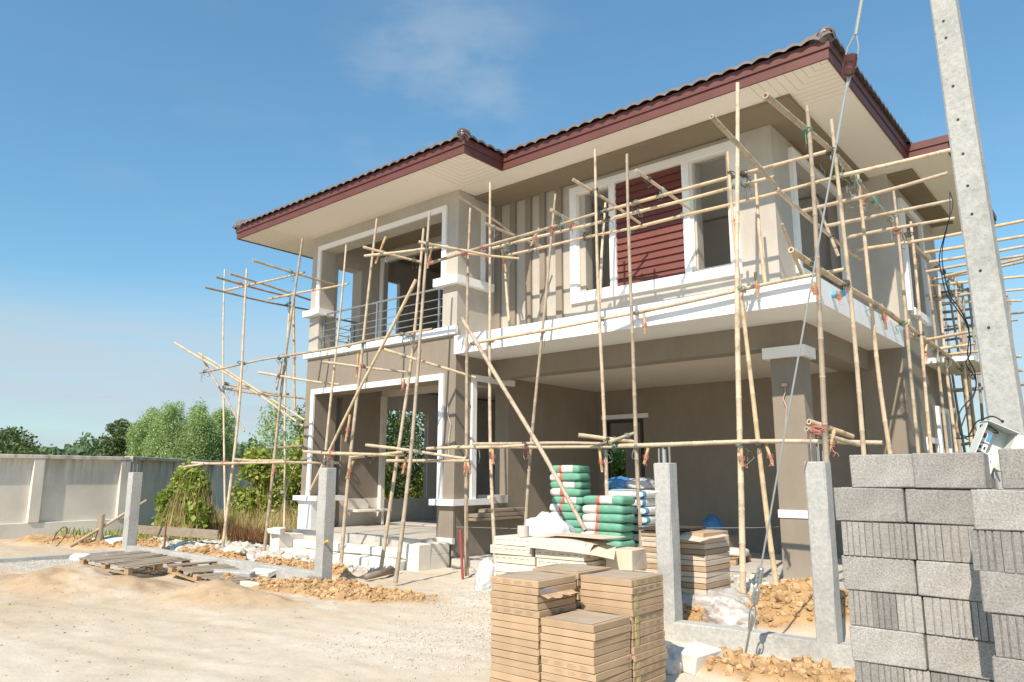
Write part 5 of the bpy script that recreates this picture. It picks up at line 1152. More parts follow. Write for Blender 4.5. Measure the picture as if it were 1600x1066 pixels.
# ---------------------------------------------------------------- cement bags
def bagmat(name, kind, flip):
    b = NB(name, 0.6); sx = b.n('ShaderNodeSeparateXYZ'); b.l(b.tc.outputs['Object'], sx.inputs[0]); x = sx.outputs['X']
    if flip: x = b.math('MULTIPLY', x, -1)
    if kind == 'green':
        x = b.math('ADD', x, b.math('MULTIPLY', b.math('SUBTRACT', b.noise(6, 2), .5), .02))
        c = b.ramp(b.math('ADD', b.math('MULTIPLY', x, 1.0), .5), [(0, (.15, .38, .26)), (.412, (.60, .16, .12)), (.468, (.70, .68, .62)), (.665, (.15, .38, .26))])
        c.node.color_ramp.interpolation = 'CONSTANT'
        e = c.node.color_ramp.elements
    elif kind == 'left':
        x = b.math('ADD', x, b.math('MULTIPLY', b.math('SUBTRACT', b.noise(6, 2), .5), .02))
        c = b.ramp(b.math('ADD', x, .5), [(0, (.70, .68, .62)), (.415, (.60, .19, .14)), (.465, (.15, .38, .26))]); c.node.color_ramp.interpolation = 'CONSTANT'
    elif kind == 'blue':
        c = b.ramp(b.math('ADD', x, .5), [(0, (.72, .70, .65)), (.20, (.05, .20, .36)), (.25, (.70, .68, .62))]); c.node.color_ramp.interpolation = 'CONSTANT'
    else: c = b.ramp(b.noise(5), [(.3, (.55, .55, .54)), (.7, (.66, .66, .65))])
    b.color(b.mix(1, c, b.ramp(b.noise(9, 4, .65), [(.3, .78), (.6, 1.02)]), 'MULTIPLY')); b.bump(b.noise(12, 5, .6), .5, .015); return b.mat
M_['bag_g'] = bagmat('green_white_red_paper', 'green', False); M_['bag_g2'] = bagmat('white_red_green_paper', 'left', False); M_['bag_b'] = bagmat('white_paper_blue_end', 'blue', False)
def bag_mesh(w, d, h, seed):
    rr = random.Random(seed); nu, nv = 14, 10; vs = []; rings = 5; fs = []
    for k in range(rings + 1):
        t = k / rings * 2 - 1; prof = max(0.0, 1 - abs(t) ** 3.2) ** .3
        for j in range(nv * 2 + nu * 2):
            pass
    # superellipsoid pillow
    N, K = 36, 10
    for k in range(K + 1):
        ph = -math.pi / 2 + math.pi * k / K; cz = math.copysign(abs(math.sin(ph)) ** .75, math.sin(ph)); cr_ = abs(math.cos(ph)) ** .16
        for i in range(N):
            th = 2 * math.pi * i / N; ex = .22; cx_ = math.copysign(abs(math.cos(th)) ** ex, math.cos(th)); sy = math.copysign(abs(math.sin(th)) ** ex, math.sin(th))
            x, y = cx_ * cr_ * w / 2, sy * cr_ * d / 2; wr = noise.noise(Vector((x * 9, y * 9, cz * 2 + seed * 3.1))) * .008
            sag = -.006 * (abs(cx_) ** 4); vs.append((x + wr, y + wr * .6, h / 2 + cz * h / 2 + (wr * .8 if abs(cz) < .9 else wr * .4) + sag))
    for k in range(K):
        for i in range(N): fs.append((k * N + i, k * N + (i + 1) % N, (k + 1) * N + (i + 1) % N, (k + 1) * N + i))
    mb = MB(); mb.add(vs, fs); return mb
bag_protos = {}
def bag(kind, x, y, z, rz, label, group, w=.56, d=.40, h=.118):
    key = (kind, prng.randint(0, 2), w)
    if key not in bag_protos:
        o = bag_mesh(w, d, h * 1.04, len(bag_protos) + 2).build('cement_bag', M_[kind], org=(0, 0, 0), smooth=True); bag_protos[key] = o
    else: o = bag_protos[key].copy(); C.objects.link(o)
    o.location = (x, y, z); o.rotation_euler = (prng.uniform(-.02, .02), prng.uniform(-.02, .02), rz); return tag(o, label, 'bag', group)
z = 1.78
for k in range(14):
    z -= .118
    bag('bag_g' if k in (0, 2, 4) else 'bag_g2', -7.02 + prng.uniform(-.02, .02), 9.72 + prng.uniform(-.02, .02), z, .12 + prng.uniform(-.05, .05), 'green, white and red cement bag, %s of the tall left pile' % ('topmost' if k == 0 else ORD[k] + ' from the top'), 'green and white cement bags')
z = 1.34
for k in range(10):
    z -= .122
    bag('bag_g' if k == 0 else 'bag_g2', -6.02 + prng.uniform(-.02, .02), 9.25 + prng.uniform(-.015, .015), z, .08 + prng.uniform(-.04, .04), 'green, white and red cement bag, %s of the low front pile' % ('topmost' if k == 0 else ORD[k] + ' from the top'), 'green and white cement bags', w=.66, d=.46)
z = 1.42
for k in range(11):
    z -= .122
    bag('bag_b', -5.95 + prng.uniform(-.02, .02), 9.95 + prng.uniform(-.015, .015), z, math.pi / 2 + prng.uniform(-.04, .04), 'white cement bag with blue end, %s of the pile behind' % ('topmost' if k == 0 else ORD[k] + ' from the top'), 'white and blue cement bags', w=.62, d=.62 if k else .70)
bag('bag_g', -6.75, 8.75, .78, .1, 'lone green cement bag under the slanting bamboo', 'green and white cement bags')
for k in range(6): bag('bag_g2', -6.72, 8.78, .66 - k * .118, .1 + prng.uniform(-.05, .05), 'green cement bag, %s below the lone one under the slanting bamboo' % ('first' if k == 0 else ORD[k]), 'green and white cement bags')
M_['blue_sheet'] = mottled('blue_and_grey_plastic', (0.05, 0.20, 0.42), .15, 8, .5)
M_['grey_sheet'] = mottled('greyish_sack_plastic', (0.42, 0.41, 0.40), .15, 8, .5)
def lump(name, mat, x, y, z, rx, ry, rz_, seed, label, cat, amp=.28, n=3, rough_=2.2, group=None, base=0.0):
    bm = bmesh.new(); bmesh.ops.create_icosphere(bm, subdivisions=4, radius=1)
    for v in bm.verts:
        p = v.co.copy(); s = 1 + amp * (noise.noise(p * rough_ + Vector((seed, 0, 0))) + .5 * noise.noise(p * rough_ * 2.3 + Vector((0, seed, 0)))) + amp * .35 * abs(noise.noise(p * 6 + Vector((seed, seed, 0))))
        p = p * s; v.co = (p.x * rx, p.y * ry, max(p.z, -.35) * rz_ + rz_ * .35)
    me = bpy.data.meshes.new(name); bm.to_mesh(me); bm.free(); me.polygons.foreach_set('use_smooth', [True] * len(me.polygons)); me.materials.append(M_[mat] if isinstance(mat, str) else mat)
    o = bpy.data.objects.new(name, me); C.objects.link(o); o.location = (x, y, z); return tag(o, label, cat, group)
lump('plastic_sack', 'blue_sheet', -6.45, 10.25, 1.43, .26, .2, .13, 3, 'blue plastic sack lying on the white bags', 'sack', .2)
lump('plastic_sack', 'grey_sheet', -6.1, 10.3, 1.43, .26, .2, .12, 5, 'greyish plastic sack lying on the white bags', 'sack', .25)
def plast(name, c, rough, trans=0.0, alpha=1.0):
    b = NB(name, rough); b.color(b.mix(1, c, b.ramp(b.noise(4, 4), [(.3, .92), (.7, 1.0)]), 'MULTIPLY')); b.bump(b.noise(7, 6, .65), .7, .05)
    if alpha < 1: b.l(b.ramp(b.noise(3, 5, .7), [(.35, alpha * .5), (.65, min(1, alpha * 1.4))]), b.b.inputs['Alpha'])
    return b.mat
M_['white_sack'] = plast('white_woven_sack', (.60, .62, .64), .5); M_['clear_plastic'] = plast('clear_wrinkled_plastic', (.70, .69, .66), .2, alpha=.62)
lump('white_sack', 'white_sack', -6.42, 8.35, .66, .42, .28, .32, 9, 'crumpled white woven sack beside the green bags', 'sack', .26)
m = MB(); m.box(-6.95, -5.95, 8.0, 8.75, -.05, .66); tag(m.build('covered_crate', M_['card_white']), 'large pale crate under the white sack', 'crate')
lump('white_sack', 'white_sack', -7.35, 8.15, .0, .16, .16, .34, 19, 'white crumpled sack on the ground left of the cream cartons', 'sack', .3)
lump('plastic_sheet', 'clear_plastic', -3.85, 7.95, .12, .48, .30, .20, 12, 'clear wrinkled plastic sheeting lying behind the footing', 'plastic sheet', .38)
lump('plastic_sheet', 'clear_plastic', -3.45, 7.55, .12, .28, .22, .16, 15, 'smaller piece of clear plastic near the guy wire', 'plastic sheet', .4)
lump('plastic_sheet', 'clear_plastic', -3.32, 5.95, .0, .15, .18, .16, 25, 'clear plastic wrap round the white broken block', 'plastic sheet', .3)
def slab(name, x, y, z, w, d, h, rot, mat, label, cat, group=None, jit=.02):
    m = MB(); Q = Matrix.Translation((x, y, z)) @ Matrix.Rotation(rot[2], 4, 'Z') @ Matrix.Rotation(rot[1], 4, 'Y') @ Matrix.Rotation(rot[0], 4, 'X'); m.bbox(-w / 2, w / 2, -d / 2, d / 2, 0, h, .012, mat=Q, jit=jit, rnd=prng)
    o = m.build(name, M_[mat], org=(x, y, z)); return tag(o, label, cat, group)
slab('broken_block', -3.15, 6.15, .0, .30, .40, .17, (.05, .12, -.2), 'aac', 'broken white block on the soil right of the brown cartons', 'block', 'broken white blocks')
slab('broken_block', -13.95, 8.95, .432, .36, .2, .12, (0, .02, .1), 'aac', 'loose white block lying on the left step cheek', 'block', 'broken white blocks')
for i, (x, y, w, d, h, rz, l) in enumerate([(-15.6, 6.35, .5, .25, .1, .2, 'left white block slab behind the old pallet'), (-15.0, 6.6, .7, .3, .09, .5, 'middle white block slab behind the old pallet'), (-14.3, 6.35, .9, .3, .07, .15, 'long white block slab against the old pallet'), (-16.1, 6.0, .3, .25, .12, .8, 'small white block at the gravel edge'), (-18.4, 7.5, .7, .5, .1, .3, 'flat pale slab on the soil in front of the boundary wall')]):
    slab('broken_block', x, y, hz(x, y) - .02, w, d, h, (.05, .06, rz), 'aac', l, 'block', 'broken white blocks')
slab('kerb_piece', -11.35, 6.3, hz(-11.35, 6.3) - .01, 1.3, .14, .10, (.1, 0, .35), 'concrete', 'pale narrow concrete piece in front of the old pallet', 'concrete piece', None, .008)
slab('broken_block', -10.2, 6.15, hz(-10.2, 6.15), .28, .16, .06, (0, .1, .7), 'aac', 'small white fragment on the dug soil', 'block', 'broken white blocks')
slab('broken_block', -11.1, 6.9, .02, .45, .2, .1, (.3, .0, .2), 'aac', 'white fragment leaning on the footing', 'block', 'broken white blocks')
# slates of rubble by the steps
for i in range(26):
    x, y = prng.uniform(-17.5, -12.4), prng.uniform(8.3, 9.8)
    slab('rubble_slab', x, y, hz(x, y) + .0, prng.uniform(.18, .42), prng.uniform(.14, .3), prng.uniform(.03, .07), (prng.uniform(-.3, .3), prng.uniform(-.3, .3), prng.uniform(0, 3)), 'r_white' if i % 2 else 'mortar', 'flat broken slab among the whitish rubble left of the porch steps', 'slab', 'flat slabs in the rubble', .03)
# pallets
pallet(-13.1, 5.75, .13, 1.4, 1.1, (.02, .05, .15), 'old grey wooden pallet lying on the sand heap', 'wood_old')
pallet(-11.3, 6.25, .02, 1.6, .8, (-.02, .1, .05), 'second weathered pallet half buried beside the footing', 'wood_old', (1, 5))
pallet(-6.0, 12.6, .15, 1.0, .8, (0, 0, .1), 'pale pallet on the carport floor', 'wood_new')
bag('bag_b', -5.75, 12.7, .27, .1, 'grey bag on the pallet in the carport', 'bags in the carport'); lump('plastic_sack', 'grey_sheet', -6.3, 12.9, .27, .3, .22, .12, 33, 'flat grey sack on the carport pallet', 'sack', .2)
lump('plastic_sack', 'blue_sheet', -6.35, 13.3, .55, .2, .18, .26, 41, 'blue sack standing behind the tan cartons', 'sack', .2); m = MB(); m.bbox(-6.9, -6.0, 13.1, 13.6, .15, .55, .02); tag(m.build('board_pile', M_['wood_old']), 'dark pile of boards under the blue sack', 'boards')
# formwork boards
m = MB(); m.bbox(-9.83, -9.55, 10.25, 11.75, .80, .85, .004, jit=.006, rnd=prng); m.bbox(-9.84, -9.56, 10.3, 11.8, .86, .93, .004, jit=.006, rnd=prng); m.bbox(-9.82, -9.6, 10.6, 11.8, .94, 1.0, .004, jit=.008, rnd=prng); tag(m.build('form_boards', M_['wood_old']), 'weathered formwork boards on the ledge below the side opening', 'boards')
m = MB(); m.bbox(-14.30, -13.85, 10.95, 11.95, .80, .85, .004, mat=Matrix.Translation((0, 0, .0)), jit=.004, rnd=prng); m.bbox(-14.32, -14.28, 10.9, 11.6, .86, 1.08, .004, jit=.01, rnd=prng); m.bbox(-13.95, -13.9, 11.7, 11.76, .5, .8, .003); tag(m.build('plank_bench', M_['aac']), 'rough plank bench against the inner porch wall', 'bench')
m = MB(); m.tube([(-9.55, 7.75, .06), (-9.72, 8.45, .08)], [.05, .055], 10); tag(m.build('bamboo_offcut', M_['bamboo_dark'], smooth=True), 'short dark bamboo offcut lying in front of the steps', 'bamboo')
m = MB(); m.tube([(-8.46, 8.80, .0), (-8.47, 8.74, .78)], .022, 8); tag(m.build('red_stick', mottled('red_stick', (0.35, 0.07, 0.06), .1)), 'thin red stick leaning on a bamboo upright by the porch corner', 'stick')
m = MB(); m.bbox(-18.55, -18.3, 7.20, 7.26, -.1, .75, .006, jit=.01, rnd=prng); tag(m.build('wooden_stake', M_['wood_old']), 'short upright wooden stake left of the corner post', 'stake')
m = MB(); m.bbox(0, 3.6, -.02, .02, 0, .2, .004, mat=Matrix.Translation((-19.6, 8.3, .22)) @ Matrix.Rotation(R(8), 4, 'Z')); tag(m.build('wooden_plank', M_['wood_old']), 'long weathered board on edge behind the corner post', 'plank')
m = MB(); m.tube([(-18.7, 6.75, .05), (-17.9, 8.0, 1.05)], .035, 8); tag(m.build('leaning_pole', M_['bamboo'], smooth=True), 'thin pole leaning over the corner post from the left', 'pole')
m = MB(); m.tube([(-16.0, 7.6, -.1), (-16.02, 7.6, .62)], .02, 7); tag(m.build('rusty_stake', M_['rust']), 'thin rusty iron stake behind the footing', 'stake')
m = MB(); m.tube([(-19.4 + .28 * math.cos(a) + .02 * math.sin(3 * a), 6.75 + .1 * math.sin(a), .22 + .22 * math.sin(a)) for a in [i * .45 for i in range(30)]], .009, 5); m.tube([(-19.9, 6.9, .05), (-19.2, 7.1, .09), (-18.6, 7.3, .06)], .03, 6); tag(m.build('wire_coil', M_['cable'], smooth=True), 'loops of dark wire on the soil by the boundary wall', 'wire')
m = MB(); m.tube([(-9.8, 10.0, .70), (-8.3, 9.95, .74), (-5.0, 12.0, .80), (-3.9, 14.6, .82)], .005, 5); tag(m.build('string_line', M_['twine_grey']), 'thin pale string line stretched across the carport', 'string')
m = MB(); m.tube([(-4.0, 10.99, 2.95), (-3.99, 10.97, 2.85), (-4.03, 10.97, 2.75), (-3.99, 10.97, 2.62), (-4.0, 10.97, 2.5), (-4.02, 10.97, 2.35)], .008, 5); m.bbox(-4.04, -3.96, 10.95, 11.0, 2.93, 2.98, .01); tag(m.build('twine_end', mottled('pale_pink_twine', (.55, .40, .35), .1)), 'pale pink twine hanging on the front of the carport column', 'twine')
# string hanging on left pillar
m = MB(); m.tube([(-10.05, 9.98, 2.95), (-10.04, 9.97, 2.8), (-10.02, 9.97, 2.7), (-9.96, 9.97, 2.58), (-10.0, 9.97, 2.3), (-9.99, 9.97, 2.0)], .007, 5); tag(m.build('twine_end', mottled('pale_twine', (.65, .58, .52), .1)), 'pale twine hanging on the right porch pillar', 'twine')
# ---------------------------------------------------------------- boundary wall
def wallmat():
    b = NB('weathered_render', 0.95)
    a = b.ramp(b.noise(.9, 6, .6), [(.3, (.62, .575, .505)), (.6, (.74, .70, .625)), (.8, (.79, .75, .68))])
    sx = b.n('ShaderNodeSeparateXYZ'); b.l(b.tc.outputs['Object'], sx.inputs[0])
    topm = b.n('ShaderNodeMapRange'); topm.inputs['From Min'].default_value = 1.1; topm.inputs['From Max'].default_value = 2.2; b.l(sx.outputs['Z'], topm.inputs['Value'])
    st = b.math('MULTIPLY', b.ramp(b.noise(2.2, 5, .7, stretch=(1, 1, .12)), [(.5, 0), (.72, 1)]), topm.outputs[0])
    c = b.mix(b.math('MULTIPLY', st, .95), a, (.22, .18, .14)); r_ = b.ramp(b.noise(1.3, 4, .7), [(.62, 0), (.75, .5)]); c = b.mix(b.math('MULTIPLY', r_, .5), c, (.42, .30, .17))
    b.color(c); b.bump(b.noise(20, 5), .3, .01); return b.mat
M_['wallc'] = wallmat()
BW = empty('boundary_wall', (-23.0, 9.2, 0), 'long weathered rendered boundary wall with pilasters on the left', 'wall')
def wallrun(p0, p1, piers, zt=2.2, label=None):
    p0, p1 = Vector((p0[0], p0[1], 0)), Vector((p1[0], p1[1], 0)); L = (p1 - p0).length; a = math.atan2(p1.y - p0.y, p1.x - p0.x); Q = Matrix.Translation(p0) @ Matrix.Rotation(a, 4, 'Z')
    m = MB(); m.bbox(0, L, -.0, .10, -.3, zt - .09, .004, mat=Q); m.build('panel', M_['wallc'], BW, label=label)
    m = MB(); m.bbox(-.0, L, -.13, .14, zt - .10, zt, .01, mat=Q); m.build('coping', M_['wallc'], BW)
    m = MB(); m.bbox(0, L, -.09, -.002, -.3, .38, .01, mat=Q); m.build('plinth', M_['wallc'], BW)
    for t in piers: m = MB(); m.bbox(t - .14, t + .14, -.12, -.002, .382, zt - .102, .012, mat=Q); m.build('pilaster', M_['wallc'], BW)
wallrun((-22.49, 2.5), (-23.06, 9.65), [0.2, 2.5, 4.75, 7.08], 2.16)
wallrun((-23.10, 9.68), (-35.5, 25.0), [.16, 3.0, 6.0, 9.0, 12.0, 15.15], 2.18)
# ---------------------------------------------------------------- foliage
def leafmat(name, a, b_, c, dry=None):
    b = NB(name, 0.55); gi = b.n('ShaderNodeNewGeometry')
    r1 = b.ramp(gi.outputs['Random Per Island'], [(0, a), (.45, b_), (1, c)])
    cl = b.ramp(b.noise(.9, 3, .6), [(.35, .72), (.65, 1.15)]); b.color(b.mix(1, r1, cl, 'MULTIPLY'))
    b.b.inputs['Subsurface Weight'].default_value = 0.0
    tr = b.n('ShaderNodeBsdfTranslucent'); b.l(b.mix(1, r1, (1.1, 1.25, .6), 'MULTIPLY'), tr.inputs['Color']); ms = b.n('ShaderNodeMixShader'); ms.inputs[0].default_value = .35
    o = b.t.nodes['Material Output']; b.l(b.b.outputs[0], ms.inputs[1]); b.l(tr.outputs[0], ms.inputs[2]); b.l(ms.outputs[0], o.inputs['Surface']); return b.mat
L_vine = leafmat('vine_leaf', (.15, .23, .035), (.31, .41, .075), (.52, .55, .15)); L_dark = leafmat('dark_leaf', (.07, .11, .035), (.11, .16, .055), (.17, .23, .08))
L_euc = leafmat('pale_green_leaf', (.24, .33, .13), (.36, .47, .20), (.48, .58, .30)); L_dry = leafmat('dry_grass_blade', (.36, .27, .10), (.56, .44, .20), (.72, .60, .34)); L_yel = leafmat('yellow_green_leaf', (.20, .27, .05), (.36, .42, .09), (.55, .53, .17))
BARK = mottled('tree_bark', (.20, .165, .12), .2, 8)
def leaves(points, size, aspect=.6, droop=0.0, flat=False):
    n = len(points); s = size * nrng.uniform(.6, 1.3, n)
    nrm = nrng.normal(size=(n, 3)); 
    if flat: nrm[:, 2] = np.abs(nrm[:, 2]) + .3
    nrm /= np.linalg.norm(nrm, axis=1, keepdims=True); t = nrng.normal(size=(n, 3)); t[:, 2] -= droop; t -= nrm * (t * nrm).sum(1, keepdims=True); t /= np.linalg.norm(t, axis=1, keepdims=True); b = np.cross(nrm, t)
    s1 = s[:, None]; P = points
    V = np.stack([P - t * s1 * .5, P - t * s1 * .05 + b * s1 * aspect * .5 + nrm * s1 * .06, P + t * s1 * .55, P - t * s1 * .05 - b * s1 * aspect * .5 + nrm * s1 * .06], 1)
    return V.reshape(-1, 3), np.arange(n * 4)
def clump_points(centres, radii, per, shell=.55):
    out = []
    for c, r, k in zip(centres, radii, per):
        d = nrng.normal(size=(k, 3)); d /= np.linalg.norm(d, axis=1, keepdims=True); rad = (nrng.uniform(shell ** 3, 1, k) ** (1 / 3))[:, None] * (1 + .25 * nrng.normal(size=(k, 1)) * .5)
        out.append(np.array(c) + d * rad * np.array(r))
    return np.concatenate(out)
def tree(x, y, h, cr, base, mat, leaf, nleaf, label, group, cat='tree', name='tree', slim=1.0, trunk=.12, droop=0, z0=0):
    o = empty(name, (x, y, z0), label, cat, group); rr = random.Random(int(x * 31 + y * 7) & 0xffff)
    tb = MB(); tips = []
    top = h * .82; tp = [(x + .15 * math.sin(i * 1.3), y + .1 * math.cos(i), z0 + top * i / 6) for i in range(7)]; tb.tube(tp, [trunk * (1 - .12 * i) for i in range(7)], 7)
    cen = []; rad = []
    nb = int(14 * slim + 8)
    for i in range(nb):
        z = z0 + base + (h - base) * ((i + .5) / nb) ** .9; f = math.sin(math.pi * min(.93, max(.16, ((z - z0 - base) / (h - base)) * .82 + .16))) ** .7
        a = rr.uniform(0, 6.28); d = cr * f * rr.uniform(.25, .85); c = (x + math.cos(a) * d, y + math.sin(a) * d, z + rr.uniform(-.3, .3) * cr * .3); cen.append(c); s = cr * rr.uniform(.30, .52) * (.6 + .5 * f); rad.append((s, s, s * (.8 if slim < 1.5 else 1.3)))
        tz = min(z - cr * .25, z0 + top); tb.tube([(x, y, max(tz, z0 + base * .7)), ((x + c[0]) / 2, (y + c[1]) / 2, (tz + z) / 2), c], [trunk * .45, trunk * .28, trunk * .1], 5)
    tb.build('trunk', BARK, o, smooth=True)
    vol = np.array([r[0] ** 2 for r in rad]); per = (nleaf * vol / vol.sum()).astype(int) + 3
    P = clump_points(cen, rad, per); V, F = leaves(P, leaf, .6, droop)
    fast_mesh('crown', V - np.array([x, y, z0]), F, 4, mat, parent=o); return o
# eucalyptus grove beyond the wall at left
for i, (px_x, dist, h, cr, lab) in enumerate([(-52.0, 33, 9.0, 2.5, 'leftmost'), (-49.5, 35.5, 9.6, 2.9, 'second from left'), (-46.6, 37.8, 9.7, 2.7, 'third from left'), (-44.0, 40.2, 9.5, 2.4, 'rightmost')]): pass
def atpx(x, dist):
    # plan position seen at photo column x, at ground distance dist
    u = (x - 800) / 1160.8; d = Vector((-.6359, .7505, 0)) * 1.0 + Vector((.7632, .6461, 0)) * u * .99; d.normalize(); return d.x * dist, d.y * dist
for x, dist, h, cr, lab in [(243, 66, 6.4, 1.7, 'leftmost light green tree'), (272, 62, 6.6, 1.7, 'second light green tree from the left'), (318, 62, 6.7, 1.9, 'third light green tree, the broadest'), (352, 64, 6.7, 1.6, 'rightmost light green tree')]:
    X_, Y_ = atpx(x, dist); tree(X_, Y_, h, cr, .6, L_euc, .125, 26000, lab + ' in the grove beyond the boundary wall', 'light green trees beyond the wall', slim=1.8, trunk=.14, droop=.5)
X_, Y_ = atpx(196, 95); tree(X_, Y_, 7.6, 2.6, 1, L_dark, .34, 6000, 'dark rounded tree left of the light green grove', None, trunk=.2)
for x, d, h, lab in [(438, 42, 5.6, 'slender airy tree seen between the bamboo poles left of the house'), (470, 44, 5.0, 'slender airy tree half hidden by the left house corner')]:
    X_, Y_ = atpx(x, d); tree(X_, Y_, h, 1.25, 1.8, L_euc, .14, 1900, lab, 'slender trees left of the house', slim=1.8, trunk=.06, droop=.4)
for x, d, h, lab in [(25, 120, 7.2, 'far tree at the left picture edge'), (8, 110, 6.4, 'lower tree at the very left edge')]:
    X_, Y_ = atpx(x, d); tree(X_, Y_, h, 4.2, .8, L_dark, .5, 3500, lab, 'far trees at the left edge', trunk=.2)
# trees behind the house, seen through the openings
for x, y, h, lab in [(-19.6, 15.8, 6.2, 'leafy tree seen through the porch window opening'), (-22.2, 19.5, 6.0, 'tree further back seen through the porch window opening'), (-17.2, 25.0, 6.5, 'tree behind the house seen through the carport doorway'), (-14.5, 23.5, 4.8, 'bushy tree behind the house beside the rear wall')]:
    tree(x, y, h, 1.9, .5, L_vine if y > 20 else L_dark, .13, 9000, lab, 'trees behind the house', trunk=.08)
# far tree line: one mass
P = []
for x in np.arange(-60, 560, 2.2):
    for k in range(1):
        d = 130 + 30 * nrng.uniform(); X_, Y_ = atpx(x, d); hgt = (4.8 + 2.6 * vnoise(np.array([x * .035]), np.array([2.0]), 3)[0] + 1.6 * vnoise(np.array([x * .13]), np.array([1.0]), 9)[0]); n_ = 70
        q = nrng.normal(size=(n_, 3)); q /= np.linalg.norm(q, axis=1, keepdims=True); q = q * (nrng.uniform(.3, 1, (n_, 1)) ** .5) * np.array([2.2, 2.2, hgt * .5]) + np.array([X_, Y_, hgt * .5]); P.append(q)
P = np.concatenate(P); V, F = leaves(P, .9, .8); L_far = leafmat('far_leaf', (.11, .17, .085), (.16, .23, .12), (.22, .29, .16)); o = fast_mesh('far_woods', V, F, 4, L_far); tag(o, 'low dark green line of far woods beyond the wall', 'woods', kind='stuff')
# vine covered bush
def bush(name, x, y, rx, ry, h, mat, n, leaf, label, cat, group=None, lean=(0, 0), dry=0, stalks=60):
    o = empty(name, (x, y, 0), label, cat, group); rr = random.Random(int(x * 13 + y)); cen = []; rad = []
    for i in range(34):
        a = rr.uniform(0, 6.28); zt = rr.uniform(.08, .95); w = (1 - zt ** 1.8 * .72); d = rr.uniform(0, .8) * w; s = rr.uniform(.16, .30); cen.append((x + math.cos(a) * d * rx + lean[0] * zt, y + math.sin(a) * d * ry + lean[1] * zt, zt * h * .92)); rad.append((s * rx * 1.1, s * ry * 1.1, s * h * .7))
    vol = np.array([r[0] ** 2 for r in rad]); P = clump_points(cen, rad, (n * vol / vol.sum()).astype(int) + 2, .7); P = P[P[:, 2] > .02]; V, F = leaves(P, leaf, .85, .3, True); fast_mesh('leaves', V - np.array([x, y, 0]), F, 4, mat, parent=o)
    mb = MB()
    for i in range(stalks):
        a = rr.uniform(0, 6.28); d = rr.uniform(.1, .9); bx_, by_ = x + math.cos(a) * d * rx, y + math.sin(a) * d * ry; tz = h * rr.uniform(.4, 1.08) * (1 - .3 * d); mb.tube([(bx_, by_, 0), (bx_ * .8 + x * .2 + rr.uniform(-.1, .1), by_ * .8 + y * .2, tz * .6), (bx_ * .6 + x * .4 + rr.uniform(-.3, .3) + lean[0], by_ * .6 + y * .4 + rr.uniform(-.2, .2), tz)], [.008, .006, .003], 4, caps=False)
    mb.build('stems', L_dry, o)
    return o
bush('vine_bush', -19.35, 9.75, 1.2, 1.0, 1.95, L_vine, 4300, .135, 'bush smothered in green vine leaves beside the corner post', 'bush', stalks=420)
# hedge of vines on the wall and overgrowth between wall and house
for x, y, rx, ry, h, mat, n, lf, lab in [(-19.9, 13.6, 1.3, 1.2, 2.85, L_yel, 4800, .13, 'yellow green climbing vines over the wall left of the house'), (-20.9, 12.75, 1.2, .9, 2.55, L_yel, 3600, .13, 'vine clump hanging in front of the boundary wall between two scaffold poles'), (-18.2, 14.6, 1.3, 1.2, 2.7, L_vine, 3600, .11, 'greener vine clump close to the left house wall'), (-21.2, 12.6, 1.0, .8, 1.3, L_vine, 2200, .10, 'low vine clump in the dry grass'),
      (-17.5, 17.5, 1.6, 1.5, 2.9, L_yel, 6000, .12, 'yellow green shrub seen through the left porch opening'), (-13.6, 21.5, 2.2, 1.0, 2.6, L_yel, 5000, .13, 'yellow green shrub behind the house seen through the carport door'), (-19.0, 19.0, 1.8, 1.5, 3.0, L_vine, 5000, .13, 'green shrub behind the left house wall')]:
    bush('vine_shrub', x, y, rx, ry, h, mat, n, lf, lab, 'shrub', 'overgrown shrubs beyond the house', stalks=50)
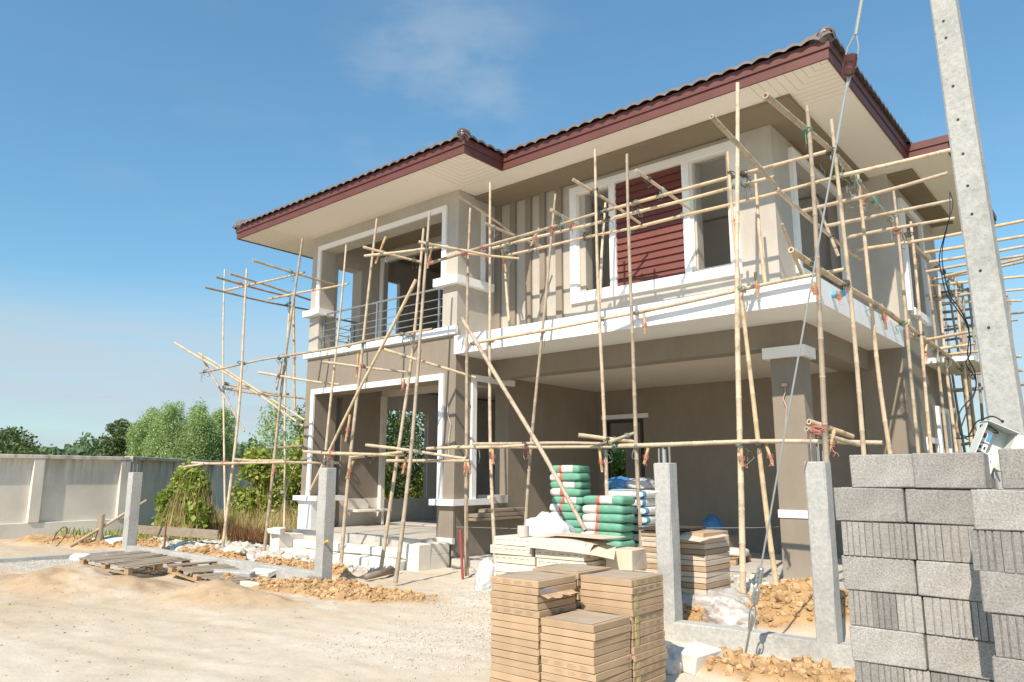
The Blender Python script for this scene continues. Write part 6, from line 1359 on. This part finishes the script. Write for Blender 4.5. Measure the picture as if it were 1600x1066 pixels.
# dry tall grass
def grass(name, n, box, h0, h1, mat, label, mask=None, w=.012, lean=.35):
    x = nrng.uniform(box[0], box[1], n); y = nrng.uniform(box[2], box[3], n)
    if mask is not None: k = mask(x, y); x, y = x[k], y[k]
    n = len(x); z = height(x, y); h = nrng.uniform(h0, h1, n) * (.6 + .8 * vnoise(x * 1.5, y * 1.5, 8)); a = nrng.uniform(0, 6.28, n); l = nrng.uniform(.1, lean, n) * h; b = nrng.uniform(0, 6.28, n)
    wx, wy = np.cos(b) * w, np.sin(b) * w; dx, dy = np.cos(a) * l, np.sin(a) * l
    V = np.stack([np.stack([x - wx, y - wy, z - .02], -1), np.stack([x + wx, y + wy, z - .02], -1), np.stack([x + dx * .4 + wx * .8, y + dy * .4 + wy * .8, z + h * .6], -1), np.stack([x + dx * .4 - wx * .8, y + dy * .4 - wy * .8, z + h * .6], -1),
                  np.stack([x + dx + wx * .15, y + dy + wy * .15, z + h], -1), np.stack([x + dx - wx * .15, y + dy - wy * .15, z + h], -1)], 1).reshape(-1, 3)
    i = np.arange(n)[:, None] * 6; F = np.concatenate([i + np.array([0, 1, 2, 3]), i + np.array([3, 2, 4, 5])], 1).reshape(-1); o = fast_mesh(name, V, F, 4, mat); return tag(o, label, 'grass', kind='stuff')
inzone = lambda x, y: (y > 10.4 + (-x - 15) * .08) & ((x + 24.2) * 3.2 + (y - 10.4) * .0 > -((y - 10.4) * 1.2))
grass('dry_grass', 12000, (-23.5, -14.95, 9.9, 15.5), .2, .72, L_dry, 'tall dry straw coloured grass between the boundary wall and the house', inzone, .007, .6)
grass('green_weeds', 4000, (-23.0, -15.0, 9.4, 12), .05, .24, L_vine, 'low green weeds along the rubble edge', lambda x, y: fbm(x, y, 1.0, 3, 55) > .0, .016, .6)
grass('brown_weeds', 3200, (-21.5, -15.2, 9.9, 11.0), .12, .38, leafmat('reddish_dry_weed', (.20, .08, .04), (.30, .14, .07), (.38, .22, .12)), 'low reddish brown dead weeds', None, .012, .5)
grass('wall_weeds', 1700, (-21.5, -17.2, 7.2, 9.3), .05, .22, L_yel, 'sparse weeds at the foot of the boundary wall', lambda x, y: fbm(x, y, 1.4, 3, 15) > .05, .014, .6)
grass('rear_grass', 5000, (-24, 3, 19, 30), .4, 1.3, L_dry, 'rough grass behind the house', None, .03)
